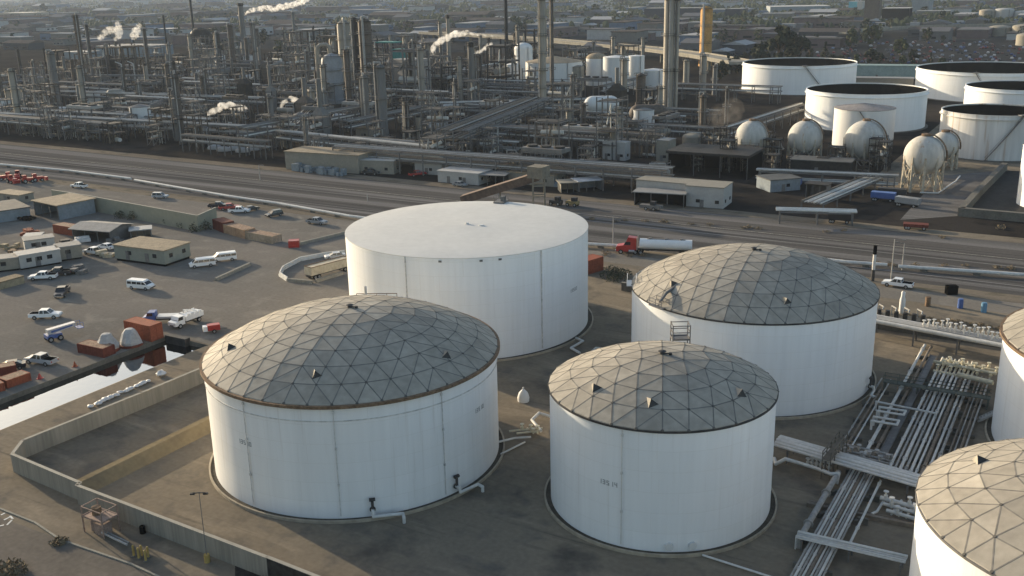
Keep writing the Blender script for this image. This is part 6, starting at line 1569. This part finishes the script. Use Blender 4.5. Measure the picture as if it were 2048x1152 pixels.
overpass('far pale road viaduct at the upper right', [(1680, 66), (1790, 57), (1900, 53), (2060, 50)], 7, 14)
# crowded car yard
def tiny_car(m_, nm):
    mb = MB(); mb.side([(-2.2, .3), (2.2, .3), (2.2, .8), (1.1, .95), (.5, 1.5), (-1.3, 1.5), (-2.2, .95)], -.9, .9, lambda z: max(0, z-.9)*.25); return mb.build('yard_car', m_)
cc = [('white', CARW), ('red', CARR), ('blue', CARB), ('silver', CARS), ('black', CARK), ('grey', CARG), ('rust red', BROWNR), ('pale blue', mat('pale_blue_car_paint', (.25, .32, .42), .4))]
cc = [(n_, mat('dusty_'+n_.replace(' ', '_')+'_car_paint', c_, .5, var=.3, scale=.2)) for n_, c_ in (('white', (.34, .34, .35)), ('red', (.13, .03, .03)), ('blue', (.04, .06, .14)), ('silver', (.22, .23, .25)), ('black', (.02, .02, .024)), ('grey', (.09, .095, .105)), ('rust red', (.10, .045, .04)), ('pale blue', (.15, .19, .27)))]
pc = [tag(tiny_car(m_, n_), n_+' car packed into the crowded car yard behind the open tanks', 'car', n_+' cars of the car yard') for n_, m_ in cc]
used = set(); n = 0; guard = 0
while n < 260 and guard < 9000:
    guard += 1
    x, y = rnd.uniform(1500, 2060), rnd.uniform(84, 127); p = at(x, y)
    if x < 1680 and rnd.random() < .6: continue
    u, v = UV(p); u = round(u/3.4)*3.4; v = round(v/6.2)*6.2
    if (u, v) in used: continue
    used.add((u, v)); i = rnd.randrange(8); o = pc[i] if i not in [k for k, _ in enumerate(cc) if pc[k].get('done')] else pc[i].copy()
    if o is not pc[i]:
        COL.objects.link(o)
    o['done'] = 1; o.location = W(u, v, rnd.choice((0, 0, 1.45))); o.rotation_euler = (0, 0, TH+1.5708+rnd.uniform(-.08, .08)); n += 1
for o in COL.objects:
    if 'done' in o: del o['done']
# small red and white lorries along the far overpass field
for i, (px, py, m_, l) in enumerate(((1300, 62, CARR, 'red lorry in the field left of the tall thick column'), (1352, 84, CARW, 'white lorry on the field left of the ochre column'), (1312, 60, CARW, 'white lorry next to the red one beyond the overpass'), (662, 20, CARR, 'bright red crane truck on the skyline above the beige column'), (716, 26, CARR, 'second bright red truck on the skyline, right of the first'))):
    put_px(box_truck('far_lorry', l, 'lorry', m_, m_, 9, 2.8), (px, py), (px+7, py+1))

# ------------------------------------------------------------------ steam
def steam_mat(name, dens, col=(1, 1, 1)):
    M = bpy.data.materials.new(name); M.use_nodes = True; t = M.node_tree; N = t.nodes; L = t.links; N.remove(N['Principled BSDF'])
    v = N.new('ShaderNodeVolumePrincipled'); v.inputs['Color'].default_value = col+(1,); v.inputs['Anisotropy'].default_value = .2
    g = N.new('ShaderNodeNewGeometry'); n = N.new('ShaderNodeTexNoise'); n.inputs['Scale'].default_value = .45; n.inputs['Detail'].default_value = 7; L.new(g.outputs['Position'], n.inputs['Vector'])
    r = N.new('ShaderNodeMapRange'); r.inputs[1].default_value = .40; r.inputs[2].default_value = .74; r.inputs[3].default_value = 0; r.inputs[4].default_value = dens; L.new(n.outputs[0], r.inputs[0])
    L.new(r.outputs[0], v.inputs['Density']); L.new(v.outputs[0], N['Material Output'].inputs['Volume']); return M
ST_D = steam_mat('dense_white_steam', .6); ST_T = steam_mat('thin_steam', .22); ST_S = steam_mat('drifting_brown_smoke', .035, (.75, .68, .6))
def plume(lab, base, pts, m_, name='steam_plume'):
    p = at(*base); k = ppm(p); dist = math.hypot(p.x, p.y); rnd = random.Random(len(lab)); mb = MB(); o = None
    for (x0, y0, r0), (x1, y1, r1) in zip(pts, pts[1:]):
        n = max(2, int(math.hypot(x1-x0, y1-y0)/(.5*(r0+r1)/2+.5)))
        for i in range(n):
            t = i/n; x, y, r = x0+(x1-x0)*t+rnd.uniform(-.35, .35)*r0, y0+(y1-y0)*t+rnd.uniform(-.35, .35)*r0, (r0+(r1-r0)*t)*rnd.uniform(.7, 1.25)
            d = ray(x, y); s = dist/math.hypot(d.x, d.y); q = CAM+d*s+Vector((0, rnd.uniform(-.4, .4)*r/k, 0))
            if o is None: o = q.copy()
            mb.sphere(q-o, r/k, 8, 6)
    ob = tag(mb.build(name, m_), lab, 'steam'); ob.location = o
    md = ob.modifiers.new('merge', 'REMESH'); md.mode = 'VOXEL'; md.voxel_size = max(.35, 2.0/k)
    return ob
plume('long white steam streak blowing right from the tall grey stack at the top', (490, 108), [(477, 31, 2.5), (490, 26, 4), (510, 19, 5), (530, 15, 5), (550, 17, 6), (575, 12, 6), (600, 4, 6), (625, -6, 6)], ST_D)
plume('thick white steam plume curling up then right in the centre', (870, 150), [(863, 116, 3), (866, 100, 5), (872, 86, 7), (885, 80, 8), (900, 72, 8), (920, 68, 6), (935, 66, 4), (965, 71, 2.5), (1000, 73, 1.5)], ST_D)
plume('small white steam wisp right of the thick plume', (955, 150), [(952, 106, 3), (965, 101, 4), (975, 92, 4), (985, 84, 3)], ST_D)
plume('white horseshoe shaped steam arch in front of the twin columns', (600, 250), [(563, 217, 3), (567, 205, 5), (580, 198, 6), (594, 202, 6), (600, 214, 6), (610, 224, 6), (628, 222, 4), (648, 221, 3)], ST_D)
plume('bushy white steam low above the left pipe rack', (450, 250), [(414, 229, 4), (430, 222, 7), (445, 214, 8), (460, 212, 8), (475, 216, 7), (488, 222, 7), (492, 212, 5)], ST_D)
plume('pale steam patch leftmost over the broad warehouse', (212, 108), [(200, 76, 6), (208, 68, 9), (218, 60, 8), (228, 54, 6)], ST_T)
plume('pale steam patch in the middle over the broad warehouse', (240, 108), [(232, 76, 6), (238, 64, 9), (238, 52, 7), (234, 44, 4)], ST_T)
plume('pale steam patch rightmost over the broad warehouse', (272, 108), [(266, 76, 6), (272, 64, 8), (277, 54, 6), (280, 44, 4)], ST_T)
plume('thin brown haze drifting between hazy columns and gas spheres', (1430, 290), [(1410, 282, 14), (1430, 255, 24), (1452, 225, 28), (1470, 205, 22)], ST_S, 'drifting_smoke')

# ------------------------------------------------------------------ air
mb = MB(); mb.box((0, 6000, 44), (22000, 14000, 100))
hz = mb.build('haze', None or WHITE); hz['kind'] = 'stuff'
HM = bpy.data.materials.new('pale_town_haze'); HM.use_nodes = True; N = HM.node_tree.nodes; N.remove(N['Principled BSDF'])
hv = N.new('ShaderNodeVolumePrincipled'); hv.inputs['Color'].default_value = (.66, .78, .95, 1); hv.inputs['Density'].default_value = .000055; hv.inputs['Anisotropy'].default_value = .1
HM.node_tree.links.new(hv.outputs[0], N['Material Output'].inputs['Volume']); hz.data.materials.clear(); hz.data.materials.append(HM)
